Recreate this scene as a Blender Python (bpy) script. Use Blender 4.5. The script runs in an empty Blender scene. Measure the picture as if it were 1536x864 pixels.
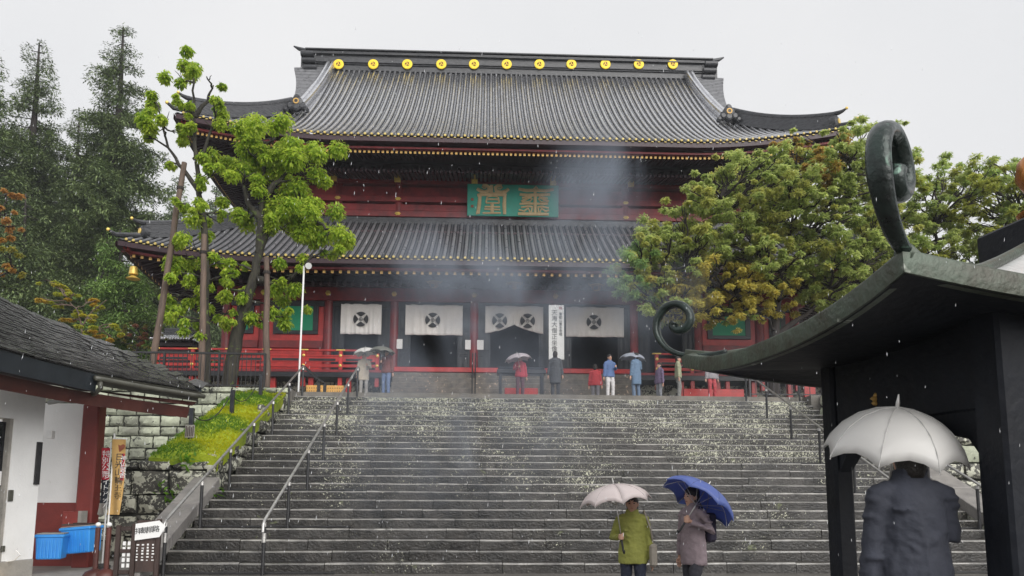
import bpy, bmesh, math, random
import numpy as np
from math import sin, cos, tan, pi, radians, atan, sqrt, exp
from mathutils import Matrix, Vector, noise
random.seed(7); rng = np.random.default_rng(7)
S = bpy.context.scene
COL = S.collection
R_ = radians
# ------------------------------------------------------------------ camera
F, PX, PY = 1110.0, 768.0, 600.0
CAM = np.array([0, 0, 1.58])
PSI, TH, ROLL = R_(3.0), atan((740 - PY) / F), R_(.25)
CR = Matrix.Rotation(-PSI, 3, 'Z') @ Matrix.Rotation(pi / 2 + TH, 3, 'X') @ Matrix.Rotation(ROLL, 3, 'Z')
cd = bpy.data.cameras.new('camera'); cam = bpy.data.objects.new('camera', cd); COL.objects.link(cam)
cam.location = CAM; cam.rotation_euler = CR.to_euler()
cd.sensor_width = 36; cd.lens = 36 * F / 1536; cd.shift_y = (PY - 432) / 1536
cd.clip_start = .05; cd.clip_end = 2000
S.camera = cam
def ray(px, py): return np.array(CR @ Vector(((px - PX) / F, -(py - PY) / F, -1)))
def at(px, py, Y):
    d = ray(px, py); return CAM + d * (Y / d[1])
def atz(px, py, z):
    d = ray(px, py); return CAM + d * ((z - CAM[2]) / d[2])
# ------------------------------------------------------------------ world, sun, exposure
w = bpy.data.worlds.new('World'); S.world = w; w.use_nodes = True
nt = w.node_tree; bg = nt.nodes['Background']
sky = nt.nodes.new('ShaderNodeTexSky'); sky.sky_type = 'NISHITA'; sky.sun_disc = False
sky.sun_elevation = R_(32); sky.sun_rotation = R_(155); sky.air_density = 1.5; sky.dust_density = 6
hs = nt.nodes.new('ShaderNodeHueSaturation'); hs.inputs['Saturation'].default_value = .1; hs.inputs['Value'].default_value = .6
mx = nt.nodes.new('ShaderNodeMix'); mx.data_type = 'RGBA'; mx.inputs[0].default_value = .88
tc = nt.nodes.new('ShaderNodeTexCoord'); nz = nt.nodes.new('ShaderNodeTexNoise'); nz.inputs['Scale'].default_value = 2.2; nz.inputs['Detail'].default_value = 4
rp = nt.nodes.new('ShaderNodeValToRGB')
rp.color_ramp.elements[0].position = .3; rp.color_ramp.elements[0].color = (4.12, 4.17, 4.29, 1)
rp.color_ramp.elements[1].position = .7; rp.color_ramp.elements[1].color = (4.6, 4.6, 4.65, 1)
L = nt.links.new
L(tc.outputs['Generated'], nz.inputs['Vector']); L(nz.outputs['Fac'], rp.inputs['Fac'])
L(sky.outputs[0], hs.inputs['Color']); L(hs.outputs[0], mx.inputs['A']); L(rp.outputs[0], mx.inputs['B'])
L(mx.outputs['Result'], bg.inputs['Color']); bg.inputs['Strength'].default_value = .1
sd = bpy.data.lights.new('sun', 'SUN'); sun = bpy.data.objects.new('sun', sd); COL.objects.link(sun)
sd.energy = 1.5; sd.angle = R_(60); sd.color = (1, .97, .93)
sun.rotation_euler = (R_(58), 0, R_(28)); sun.location = (0, 0, 60)
S.view_settings.view_transform = 'Standard'; S.view_settings.look = 'None'
S.view_settings.exposure = 1.05; S.view_settings.gamma = 1
# ------------------------------------------------------------------ materials
def nodes_of(name):
    m = bpy.data.materials.new(name); m.use_nodes = True
    return m, m.node_tree, m.node_tree.nodes['Principled BSDF']
def pm(name, c1, c2=None, scale=3, rough=.6, bump=.0, bscale=None, metal=0, stretch=(1, 1, 1), spots=None, wave=None, rvar=.15, spec=.5, lo=.35, hi=.65, patch=.35):
    """two-tone noise material in world space with optional lichen / dirt spots and bump"""
    m, t, b = nodes_of(name); N = t.nodes.new; K = t.links.new
    c2 = c2 or tuple(x * .75 for x in c1)
    g = N('ShaderNodeNewGeometry'); mp = N('ShaderNodeMapping'); mp.inputs['Scale'].default_value = stretch
    K(g.outputs['Position'], mp.inputs['Vector'])
    n = N('ShaderNodeTexNoise'); n.inputs['Scale'].default_value = scale; n.inputs['Detail'].default_value = 6; n.inputs['Roughness'].default_value = .65
    K(mp.outputs[0], n.inputs['Vector'])
    r = N('ShaderNodeValToRGB'); r.color_ramp.elements[0].position = lo; r.color_ramp.elements[1].position = hi
    r.color_ramp.elements[0].color = (*c2, 1); r.color_ramp.elements[1].color = (*c1, 1)
    K(n.outputs['Fac'], r.inputs['Fac']); col = r.outputs[0]
    oi = N('ShaderNodeObjectInfo'); mr = N('ShaderNodeMapRange'); mr.inputs['To Min'].default_value = 1 - rvar; mr.inputs['To Max'].default_value = 1 + rvar
    K(oi.outputs['Random'], mr.inputs['Value'])
    h = N('ShaderNodeHueSaturation'); K(col, h.inputs['Color']); K(mr.outputs[0], h.inputs['Value']); col = h.outputs[0]
    if spots:
        for (sc, thr, wid, colr, zramp) in spots:
            v = N('ShaderNodeTexNoise'); v.inputs['Scale'].default_value = sc; v.inputs['Detail'].default_value = 3; v.inputs['Roughness'].default_value = .55; v.inputs['Distortion'].default_value = .6
            K(g.outputs['Position'], v.inputs['Vector']); val = v.outputs['Fac']
            big = N('ShaderNodeTexNoise'); big.inputs['Scale'].default_value = .45; big.inputs['Detail'].default_value = 3
            K(g.outputs['Position'], big.inputs['Vector'])
            ma = N('ShaderNodeMath'); ma.operation = 'MULTIPLY_ADD'; K(big.outputs['Fac'], ma.inputs[0]); ma.inputs[1].default_value = patch; K(val, ma.inputs[2]); val = ma.outputs[0]
            if zramp:
                sp = N('ShaderNodeSeparateXYZ'); K(g.outputs['Position'], sp.inputs[0])
                zr = N('ShaderNodeMapRange'); zr.inputs['From Min'].default_value = zramp[0]; zr.inputs['From Max'].default_value = zramp[1]
                zr.inputs['To Min'].default_value = zramp[2]; zr.inputs['To Max'].default_value = zramp[3]; K(sp.outputs['Z'], zr.inputs['Value'])
                ad = N('ShaderNodeMath'); ad.operation = 'ADD'; K(val, ad.inputs[0]); K(zr.outputs[0], ad.inputs[1]); val = ad.outputs[0]
            mr2 = N('ShaderNodeMapRange'); mr2.inputs['From Min'].default_value = thr; mr2.inputs['From Max'].default_value = thr + wid; K(val, mr2.inputs['Value'])
            mm = N('ShaderNodeMix'); mm.data_type = 'RGBA'; K(mr2.outputs[0], mm.inputs[0]); K(col, mm.inputs['A']); mm.inputs['B'].default_value = (*colr, 1); col = mm.outputs['Result']
    K(col, b.inputs['Base Color'])
    rr = N('ShaderNodeMapRange'); rr.inputs['To Min'].default_value = max(.03, rough - .12); rr.inputs['To Max'].default_value = min(1, rough + .12); K(n.outputs['Fac'], rr.inputs['Value']); K(rr.outputs[0], b.inputs['Roughness'])
    b.inputs['Metallic'].default_value = metal; b.inputs['Specular IOR Level'].default_value = spec
    if bump:
        n2 = N('ShaderNodeTexNoise'); n2.inputs['Scale'].default_value = bscale or scale * 4; n2.inputs['Detail'].default_value = 5; K(mp.outputs[0], n2.inputs['Vector'])
        bp = N('ShaderNodeBump'); bp.inputs['Strength'].default_value = bump; bp.inputs['Distance'].default_value = .03; K(n2.outputs['Fac'], bp.inputs['Height']); K(bp.outputs[0], b.inputs['Normal'])
    return m
def leafmat(name, rough=.45, trans=.35):
    m, t, b = nodes_of(name); N = t.nodes.new; K = t.links.new
    a = N('ShaderNodeAttribute'); a.attribute_name = 'Col'
    K(a.outputs['Color'], b.inputs['Base Color']); b.inputs['Roughness'].default_value = rough; b.inputs['Specular IOR Level'].default_value = .4
    tr = N('ShaderNodeBsdfTranslucent'); K(a.outputs['Color'], tr.inputs['Color'])
    ms = N('ShaderNodeMixShader'); ms.inputs[0].default_value = trans
    o = t.nodes['Material Output']; K(b.outputs[0], ms.inputs[1]); K(tr.outputs[0], ms.inputs[2]); K(ms.outputs[0], o.inputs['Surface'])
    return m
M = {}
LICH = (.50, .50, .38)
M['step'] = pm('wet_step_stone', (.047, .043, .039), (.014, .0135, .013), 2.6, .36, .7, 22, spots=[(15, .885, .02, LICH, (0, 5.2, -.125, .075)), (34, .875, .03, (.46, .46, .36), (0, 5.2, -.11, .08)), (3.5, .96, .05, (.09, .10, .05), None)], rvar=.3, patch=.5)
M['nosing'] = pm('worn_glint_step_edge', (.27, .26, .24), (.10, .095, .09), 2.6, .22, .3, 22, spots=[(3, .78, .1, (.07, .066, .06), None)], rvar=.3, spec=.8)  # worn edge, lightened further to paint in the sky glint along it
M['block'] = pm('lichen_block_stone', (.42, .45, .34), (.17, .175, .14), 1.6, .8, .6, 12, spots=[(5, .80, .05, (.04, .042, .038), None), (11, .80, .05, (.45, .47, .36), None)], rvar=.28)
M['dblock'] = pm('dark_wall_stone', (.085, .082, .07), (.028, .028, .026), 2.0, .65, .7, 9, spots=[(4.5, .70, .03, (.50, .50, .41), None), (14, .735, .035, (.42, .42, .34), None)], rvar=.25)
M['joint'] = pm('dark_joint_earth', (.03, .03, .025), (.015, .016, .012), 4, .9, .5)
M['coping'] = pm('smooth_granite', (.25, .235, .22), (.16, .15, .145), 3, .5, .25, 60, spots=[(7, .82, .1, (.10, .10, .08), None)])
M['ground'] = pm('wet_paving', (.13, .12, .11), (.07, .066, .06), 1.5, .4, .3, 20)
M['terrace'] = pm('gravel_terrace', (.24, .22, .19), (.14, .13, .115), 2, .8, .5, 30)
M['moss'] = pm('bright_moss', (.34, .40, .015), (.10, .19, .012), 1.1, .95, .9, 18, lo=.3, hi=.62)
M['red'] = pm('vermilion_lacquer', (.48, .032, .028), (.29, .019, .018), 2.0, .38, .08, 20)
M['dred'] = pm('shaded_red_lacquer', (.25, .022, .024), (.12, .012, .016), 1.6, .42, .08, 20)  # vermilion darkened to paint in the shade below the eaves
M['maroon'] = pm('shaded_maroon_lacquer', (.034, .010, .016), (.02, .007, .012), 2, .45, .1, 20)  # dark lacquer; on rafters and soffits it is painted eave shade
M['black'] = pm('black_lacquer', (.018, .020, .026), (.010, .011, .014), 3, .35, .1, 20)
M['iron'] = pm('black_iron', (.022, .022, .024), (.012, .012, .013), 6, .45, .15, 40)
M['steel'] = pm('worn_steel', (.55, .54, .52), (.38, .37, .36), 8, .32, .05, 50, metal=.7)
M['gold'] = pm('gilt_metal', (.88, .66, .18), (.70, .46, .09), 6, .38, .15, 40, metal=.35, rvar=.08)
M['capgold'] = pm('worn_gilt_tile_end', (.70, .55, .17), (.40, .30, .10), 5, .5, .1, 40, metal=.1, rvar=.05)
M['dgold'] = pm('old_gilt', (.60, .38, .11), (.42, .25, .07), 6, .5, .1, 40, metal=.2)
M['crest'] = pm('bright_gold_crest', (.96, .72, .03), (.88, .60, .02), 5, .5, rvar=.04)
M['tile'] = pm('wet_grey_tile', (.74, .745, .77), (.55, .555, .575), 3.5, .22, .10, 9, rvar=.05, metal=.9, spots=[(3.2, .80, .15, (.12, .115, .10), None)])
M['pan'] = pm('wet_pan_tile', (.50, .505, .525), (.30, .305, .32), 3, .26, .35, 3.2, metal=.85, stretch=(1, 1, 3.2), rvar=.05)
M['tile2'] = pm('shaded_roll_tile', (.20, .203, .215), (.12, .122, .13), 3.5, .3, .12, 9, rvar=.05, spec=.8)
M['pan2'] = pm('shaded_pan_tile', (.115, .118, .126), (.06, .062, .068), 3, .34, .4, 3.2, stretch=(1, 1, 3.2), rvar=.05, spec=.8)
M['seam'] = pm('tile_groove_shade', (.016, .017, .02), None, 3, .6, rvar=0, spec=.2)  # near-black that paints groove shade beside the roll tiles
M['ridge'] = pm('dark_ridge_tile', (.048, .05, .056), (.026, .027, .031), 4, .28, .5, 7, stretch=(.4, 1, 4), rvar=.05)
M['green'] = pm('green_shutter', (.0, .30, .14), (.0, .24, .115), 2, .5, rvar=.05)
M['teal'] = pm('teal_board', (.012, .30, .22), (.008, .23, .16), 1.2, .5, rvar=0)
M['white'] = pm('white_plaster', (.84, .84, .83), (.76, .76, .75), 1.2, .75, .12, 30, spots=[(1.4, .84, .25, (.62, .60, .55), None), (5, .90, .12, (.50, .48, .44), (0, 3.5, .06, -.04))], rvar=.03)
M['cloth'] = pm('white_cotton', (.84, .82, .79), (.77, .75, .72), 2, .9, .12, 30, rvar=.05)
M['paint'] = pm('white_paint', (.80, .80, .79), (.74, .74, .73), 4, .5, rvar=.02)
M['ink'] = pm('black_ink', (.02, .02, .022), None, 4, .6, rvar=0)
M['navy'] = pm('dark_navy_dye', (.018, .024, .035), (.012, .016, .024), 4, .8, rvar=0)
M['woodb'] = pm('brown_frame_wood', (.055, .032, .026), (.03, .018, .015), 3, .5, .2, 30, stretch=(1, 1, .2))
M['pole'] = pm('weathered_log', (.15, .105, .08), (.07, .05, .04), 3, .8, .4, 14, stretch=(3, 3, .4))
M['bark'] = pm('mossy_dark_bark', (.06, .055, .04), (.018, .016, .014), 4, .9, 1.0, 9, stretch=(2, 2, .6), spots=[(3, .80, .08, (.10, .14, .03), None)])
M['cbark'] = pm('cedar_bark', (.04, .032, .028), (.018, .014, .013), 3, .9, .9, 8, stretch=(3, 3, .3))
M['leaf'] = leafmat('leaf', .4, .62); M['needle'] = leafmat('needle', .6, .15)
M['shingle'] = pm('mossy_slate', (.06, .058, .056), (.02, .02, .02), 2.5, .17, .4, 18, spots=[(2.2, .80, .12, (.06, .075, .02), (3.4, 4.2, .06, -.1))], rvar=.4)
M['bronze'] = pm('green_bronze', (.030, .048, .042), (.014, .017, .017), 4, .24, .25, 30, metal=.35, spots=[(6, .80, .05, (.12, .20, .16), None)], rvar=.1)
M['bronzelip'] = pm('verdigris_lip', (.075, .10, .075), (.045, .045, .032), 5, .42, .3, 25, metal=.25, spots=[(5, .84, .04, (.30, .32, .28), None)], rvar=.05)
M['roofplate'] = pm('roof_sky_sheen', (.62, .62, .62), (.50, .51, .51), 2, .25, .15, 20, metal=.0, rvar=.05)  # pale base paints in the sky's reflection on the roof
M['burner'] = pm('blackened_bronze', (.009, .011, .016), (.004, .005, .008), 3, .55, .35, 12, metal=0, rvar=.1, spec=.22)
M['copper'] = pm('polished_copper', (.62, .26, .07), (.45, .17, .05), 3, .25, .1, metal=.7)
M['rust'] = pm('reddish_brown', (.25, .07, .035), (.17, .05, .025), 4, .6)
M['yellow'] = pm('yellow_wood_board', (.75, .42, .12), (.62, .33, .08), 3, .6, .1)
M['blue'] = pm('blue_plastic', (.045, .30, .74), (.035, .24, .64), 2, .4, .05, rvar=.04)
M['conc'] = pm('grey_concrete', (.33, .31, .28), (.22, .21, .19), 2.5, .7, .25, 30)
M['fascia'] = pm('dark_fascia', (.020, .026, .032), (.012, .016, .02), 2, .45, .1)
M['gutter'] = pm('grey_gutter', (.10, .098, .08), (.06, .06, .048), 3, .4, .1)
M['soffit'] = pm('red_brown_soffit', (.10, .028, .020), (.06, .018, .014), 2, .5, .1)
M['brick'] = pm('brick_red_paint', (.24, .034, .026), (.16, .024, .02), 1.5, .55, .12, 30)
M['glass'] = pm('dark_glass', (.015, .017, .018), None, 3, .08, spec=.6)
M['tan'] = pm('tan_banner_cloth', (.52, .33, .12), (.44, .27, .09), 2, .85, rvar=.02)
M['redcloth'] = pm('red_banner_cloth', (.45, .02, .04), None, 2, .8, rvar=.02)
M['skin'] = pm('skin', (.55, .33, .24), (.48, .27, .19), 8, .5, rvar=.1)
M['hair'] = pm('black_hair', (.018, .014, .012), None, 30, .5, .4, 60)
M['eye'] = pm('dark_eye', (.02, .015, .012), None, 5, .2); M['lip'] = pm('lip', (.42, .16, .14), None, 5, .5)
M['shoe'] = pm('dark_shoe', (.03, .028, .028), None, 5, .5)
_cl = {}
def clothmat(c, rough=.85):
    k = tuple(c)
    if k not in _cl: _cl[k] = pm('garment_fabric', c, tuple(x * .8 for x in c), 5, rough, .2, 40, rvar=.03)
    return _cl[k]
def umbmat(c):
    k = ('u',) + tuple(c)
    if k not in _cl:
        m, t, b = nodes_of('umbrella_cloth'); b.inputs['Base Color'].default_value = (*c, 1); b.inputs['Roughness'].default_value = .35
        tr = t.nodes.new('ShaderNodeBsdfTranslucent'); tr.inputs['Color'].default_value = (*c, 1)
        ms = t.nodes.new('ShaderNodeMixShader'); ms.inputs[0].default_value = .35
        t.links.new(b.outputs[0], ms.inputs[1]); t.links.new(tr.outputs[0], ms.inputs[2]); t.links.new(ms.outputs[0], t.nodes['Material Output'].inputs['Surface'])
        _cl[k] = m
    return _cl[k]
# ------------------------------------------------------------------ object helpers
ROOT = {}      # object name -> world matrix of its top-level object
def setp(o, label=None, cat=None, group=None, kind=None):
    for k, v in (('label', label), ('category', cat), ('group', group), ('kind', kind)):
        if v: o[k] = v
    return o
def thing(name, label, cat, loc=(0, 0, 0), rz=0, group=None):
    o = bpy.data.objects.new(name, None); COL.objects.link(o); o.empty_display_size = .3
    o.location = loc; o.rotation_euler = (0, 0, rz)
    ROOT[o.name] = Matrix.Translation(Vector(loc)) @ Matrix.Rotation(rz, 4, 'Z')
    return setp(o, label, cat, group)
def link(name, me, parent=None, space='local'):
    o = bpy.data.objects.new(name, me); COL.objects.link(o)
    if parent is not None:
        o.parent = parent; ROOT[o.name] = ROOT.get(parent.name, Matrix.Identity(4))
        if space == 'world': me.transform(ROOT[o.name].inverted())
    else: ROOT[o.name] = Matrix.Identity(4)
    return o
def piece(name, me, parent, loc=(0, 0, 0), rot=(0, 0, 0), scale=(1, 1, 1)):
    """one small part that shares mesh data; parent must sit at the root frame (all mesh parts do)"""
    o = bpy.data.objects.new(name, me); COL.objects.link(o); o.parent = parent
    o.location = loc; o.rotation_euler = rot; o.scale = scale
    return o
def copy_thing(src, label=None, loc=None, rz=None):
    def rec(o, par):
        c = o.copy(); COL.objects.link(c); c.parent = par
        for ch in o.children: rec(ch, c)
        return c
    c = rec(src, None)
    if label: c['label'] = label
    if loc is not None: c.location = loc
    if rz is not None: c.rotation_euler = (0, 0, rz)
    ROOT[c.name] = Matrix.Translation(Vector(c.location)) @ Matrix.Rotation(c.rotation_euler.z, 4, 'Z')
    return c
class MB:
    def __init__(s): s.v = []; s.f = []; s.m = []
    def add(s, vs, fs, m=0):
        n = len(s.v); s.v += [tuple(map(float, p)) for p in vs]; s.f += [tuple(i + n for i in f) for f in fs]; s.m += [m] * len(fs); return s
    def box(s, c, d, m=0, rz=0, R=None, taper=1):
        x, y, z = d[0] / 2, d[1] / 2, d[2] / 2
        p = [(-x, -y, -z), (x, -y, -z), (x, y, -z), (-x, y, -z), (-x * taper, -y * taper, z), (x * taper, -y * taper, z), (x * taper, y * taper, z), (-x * taper, y * taper, z)]
        if R is None and rz: R = Matrix.Rotation(rz, 3, 'Z')
        if R is not None: p = [tuple(R @ Vector(q)) for q in p]
        return s.add([(q[0] + c[0], q[1] + c[1], q[2] + c[2]) for q in p], [(3, 2, 1, 0), (4, 5, 6, 7), (0, 1, 5, 4), (1, 2, 6, 5), (2, 3, 7, 6), (3, 0, 4, 7)], m)
    def b2(s, x0, x1, y0, y1, z0, z1, m=0): return s.box(((x0 + x1) / 2, (y0 + y1) / 2, (z0 + z1) / 2), (x1 - x0, y1 - y0, z1 - z0), m)
    def hexa(s, p, m=0): return s.add(p, [(3, 2, 1, 0), (4, 5, 6, 7), (0, 1, 5, 4), (1, 2, 6, 5), (2, 3, 7, 6), (3, 0, 4, 7)], m)
    def bar(s, a, b, wd, ht, m=0, up=(0, 0, 1)):
        a, b = Vector(a), Vector(b); d = (b - a).normalized(); u = Vector(up); r = d.cross(u)
        if r.length < 1e-4: r = d.cross(Vector((0, 1, 0)))
        r.normalize(); u = r.cross(d); r *= wd / 2; u *= ht / 2
        return s.hexa([a - r - u, a + r - u, a + r + u, a - r + u, b - r - u, b + r - u, b + r + u, b - r + u], m)
    def tube(s, pts, rad, n=8, m=0, up=(0, 0, 1), caps=True):
        pts = [Vector(p) for p in pts]; k = len(pts)
        if not hasattr(rad, '__len__'): rad = [rad] * k
        rings = []; prev = None; n0 = len(s.v)
        for i, p in enumerate(pts):
            d = (pts[min(i + 1, k - 1)] - pts[max(i - 1, 0)]).normalized()
            if prev is None:
                u = Vector(up); r = d.cross(u)
                if r.length < 1e-3: r = d.cross(Vector((0, 1, 0)))
                r.normalize()
            else:
                r = prev - d * prev.dot(d)
                if r.length < 1e-4: r = d.orthogonal()
                r.normalize()
            prev = r; q = d.cross(r) * -1
            rx, ry = (rad[i], rad[i]) if not hasattr(rad[i], '__len__') else rad[i]
            for j in range(n):
                a = 2 * pi * j / n; s.v.append(tuple(p + r * (rx * cos(a)) + q * (ry * sin(a))))
        for i in range(k - 1):
            for j in range(n):
                a = n0 + i * n + j; b = n0 + i * n + (j + 1) % n; s.f.append((a, b, b + n, a + n)); s.m.append(m)
        if caps:
            s.f.append(tuple(n0 + j for j in range(n))[::-1]); s.m.append(m)
            s.f.append(tuple(n0 + (k - 1) * n + j for j in range(n))); s.m.append(m)
        return s
    def lathe(s, prof, n=16, c=(0, 0, 0), m=0, R=None, sx=1, sy=1):
        n0 = len(s.v); vs = []
        for r, z in prof:
            for j in range(n):
                a = 2 * pi * j / n; p = Vector((r * cos(a) * sx, r * sin(a) * sy, z))
                if R is not None: p = R @ p
                vs.append(p + Vector(c))
        fs = [(i * n + j, i * n + (j + 1) % n, (i + 1) * n + (j + 1) % n, (i + 1) * n + j) for i in range(len(prof) - 1) for j in range(n)]
        fs.append(tuple(range(n))[::-1]); fs.append(tuple((len(prof) - 1) * n + j for j in range(n)))
        return s.add(vs, fs, m)
    def disc(s, c, r, t=.02, n=16, m=0, axis='y'):
        R = Matrix.Rotation(pi / 2, 3, 'X') if axis == 'y' else (Matrix.Rotation(pi / 2, 3, 'Y') if axis == 'x' else None)
        return s.lathe([(r, -t / 2), (r, t / 2)], n, c, m, R)
    def grid(s, P, m=0):
        a, b = len(P), len(P[0])
        return s.add([p for row in P for p in row], [(i * b + j, i * b + j + 1, (i + 1) * b + j + 1, (i + 1) * b + j) for i in range(a - 1) for j in range(b - 1)], m)
    def blob(s, c, r, n=8, m=0, jit=0):
        vs = []; nr = max(4, n // 2 + 1)
        for i in range(nr + 1):
            ph = pi * i / nr
            for j in range(n):
                a = 2 * pi * j / n; k = 1 + jit * random.uniform(-1, 1)
                vs.append((c[0] + r[0] * k * sin(ph) * cos(a), c[1] + r[1] * k * sin(ph) * sin(a), c[2] + r[2] * k * cos(ph)))
        return s.add(vs, [(i * n + j, (i + 1) * n + j, (i + 1) * n + (j + 1) % n, i * n + (j + 1) % n) for i in range(nr) for j in range(n)], m)
    def mesh(s, name, mats, smooth=False, bev=0, ang=None):
        me = bpy.data.meshes.new(name); me.from_pydata(s.v, [], s.f)
        for mt in (mats if isinstance(mats, (list, tuple)) else [mats]): me.materials.append(M[mt] if isinstance(mt, str) else mt)
        if any(s.m): me.polygons.foreach_set('material_index', s.m)
        if smooth: me.polygons.foreach_set('use_smooth', [True] * len(s.f))
        me.update()
        if bev:
            bm = bmesh.new(); bm.from_mesh(me)
            es = [e for e in bm.edges if len(e.link_faces) == 2 and e.calc_face_angle(0) > .5]
            bmesh.ops.bevel(bm, geom=es, offset=bev, segments=1, affect='EDGES', clamp_overlap=True); bm.to_mesh(me); bm.free()
        if ang: me.set_sharp_from_angle(angle=ang)
        return me
    def build(s, name, mats, parent=None, smooth=False, bev=0, space='local', ang=None):
        return link(name, s.mesh(name, mats, smooth, bev, ang), parent, space)
def structure(o): o['kind'] = 'structure'; return o
def stuff(o): o['kind'] = 'stuff'; return o
FONT = None
def glyphs(txt, size, mat, thick=.004, vertical=False, spacing=1.0, align='CENTER'):
    """text as a mesh in the XZ plane facing -Y, centred on the origin"""
    cu = bpy.data.curves.new('lettering', 'FONT'); cu.body = '\n'.join(txt) if vertical else txt
    cu.size = size; cu.align_x = 'CENTER'; cu.align_y = 'CENTER'; cu.extrude = thick / 2; cu.resolution_u = 2; cu.space_line = spacing if vertical else 1
    cu.space_character = 1 if vertical else spacing
    o = bpy.data.objects.new('lettering', cu); COL.objects.link(o)
    dg = bpy.context.evaluated_depsgraph_get(); me = bpy.data.meshes.new_from_object(o.evaluated_get(dg))
    bpy.data.objects.remove(o); bpy.data.curves.remove(cu)
    me.transform(Matrix.Rotation(pi / 2, 4, 'X')); me.materials.clear(); me.materials.append(M[mat] if isinstance(mat, str) else mat)
    return me
def put_glyphs(txt, size, mat, parent, loc, rz=0, name='lettering', shear=None, **k):
    me = glyphs(txt, size, mat, **k)
    me.transform(Matrix.Translation(Vector(loc)) @ Matrix.Rotation(rz, 4, 'Z'))
    return link(name, me, parent)
# leaf clouds: numpy arrays of small folded leaves
def leaf_mesh(name, P, D, Nn, size, cols, mat, wr=.42, fold=.25):
    """P centres (n,3), D leaf direction, Nn approx normal, size (n,), cols (n,3)"""
    n = len(P); D = D / (np.linalg.norm(D, axis=1, keepdims=True) + 1e-9)
    Sd = np.cross(D, Nn); Sd /= (np.linalg.norm(Sd, axis=1, keepdims=True) + 1e-9); Up = np.cross(Sd, D)
    s = size[:, None]
    a = P - D * s * .5; b = P + Sd * s * wr * .5 + Up * s * fold * .3; c = P + D * s * .5; d = P - Sd * s * wr * .5 + Up * s * fold * .3
    V = np.stack([a, b, c, d], 1).reshape(-1, 3)
    me = bpy.data.meshes.new(name); me.vertices.add(4 * n); me.vertices.foreach_set('co', V.ravel().astype(np.float32))
    base = np.arange(n)[:, None] * 4; T = np.concatenate([base + [0, 1, 2], base + [0, 2, 3]], 1).ravel()
    me.loops.add(6 * n); me.loops.foreach_set('vertex_index', T.astype(np.int32))
    me.polygons.add(2 * n); me.polygons.foreach_set('loop_start', np.arange(2 * n, dtype=np.int32) * 3)
    me.update(calc_edges=True)
    at_ = me.color_attributes.new('Col', 'FLOAT_COLOR', 'POINT')
    C4 = np.ones((n, 4, 4), np.float32); C4[:, :, :3] = cols[:, None, :]; at_.data.foreach_set('color', C4.ravel())
    me.materials.append(M[mat]); return me
def rdir(n): v = rng.normal(size=(n, 3)); return v / np.linalg.norm(v, axis=1, keepdims=True)
# ------------------------------------------------------------------ ground, terrace
SX0, SX1, SY0, TR, RI, NS = -6.1, 11.75, 15.0, .448, .2016, 25
def step_y(n): return SY0 + TR * n
def step_z(n): return RI * (n + 1)
TZ = step_z(NS - 1); TY = step_y(NS - 1)       # top of the stairs 5.04, 25.75
mb = MB(); P = [[(x, y, 0) for x in (-300, -40, -12, 0, 12, 40, 300)] for y in (-80, -10, 5, 15, 30, 60, 400)]
structure(mb.grid(P).build('ground', 'ground'))
mb = MB(); mb.b2(-70, SX0, 25.0, 110, -.2, TZ - .02); mb.b2(SX1, 80, 25.0, 110, -.2, TZ - .02); mb.b2(SX0, SX1, TY - .1, 110, -.2, TZ - .012)
structure(mb.build('upper_terrace', 'terrace'))
# ------------------------------------------------------------------ stone stairs
stairs = MB()
for n in range(NS): stairs.b2(SX0 + .03, SX1 - .03, step_y(n) + .06, TY + .3, step_z(n) - RI - (.2 if n == 0 else .0), step_z(n) - .03)
stairs = structure(stairs.build('stone_staircase', 'joint'))
def stone_var(seed, worn=.012, nx=4, bev=.012):
    """unit block (x -.5...5, y 0..1, z 0..1) with a worn uneven front edge"""
    r = random.Random(seed); me = MB(); prof = [(0, 0), (.0, .84), (.03, .95), (.085, 1), (1, 1)]
    P = [[(-.5 + i / nx, y + (r.uniform(-worn, worn) if j < 3 else 0), z + (r.uniform(-worn, worn) * 2 if j in (1, 2, 3) else 0)) for i in range(nx + 1)] for j, (y, z) in enumerate(prof)]
    for row in P: row[0] = (row[0][0] + .002, row[0][1] + .012, row[0][2] - .0); row[-1] = (row[-1][0] - .002, row[-1][1] + .012, row[-1][2])
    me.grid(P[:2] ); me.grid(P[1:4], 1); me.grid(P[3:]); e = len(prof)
    L0 = [P[j][0] for j in range(e)] + [(-.5, 1, 0)]; L1 = [P[j][-1] for j in range(e)] + [(.5, 1, 0)]
    me.add(L0, [tuple(range(e + 1))]); me.add(L1, [tuple(range(e + 1))[::-1]])
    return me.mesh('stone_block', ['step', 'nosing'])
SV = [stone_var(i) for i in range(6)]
for n in range(NS):
    x = SX0; r = random.Random(n * 13 + 5); k = 11
    ws = [r.uniform(.75, 1.3) for _ in range(k)]; tot = sum(ws); ws = [q * (SX1 - SX0) / tot for q in ws]
    for wd in ws:
        piece('stone_block', r.choice(SV), stairs, (x + wd / 2, step_y(n) + r.uniform(-.012, .012), step_z(n) - RI + r.uniform(-.006, .006)), (r.uniform(-.004, .004), r.uniform(-.003, .003), 0), (wd - .006, TR + .09, RI + .004)); x += wd
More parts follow.
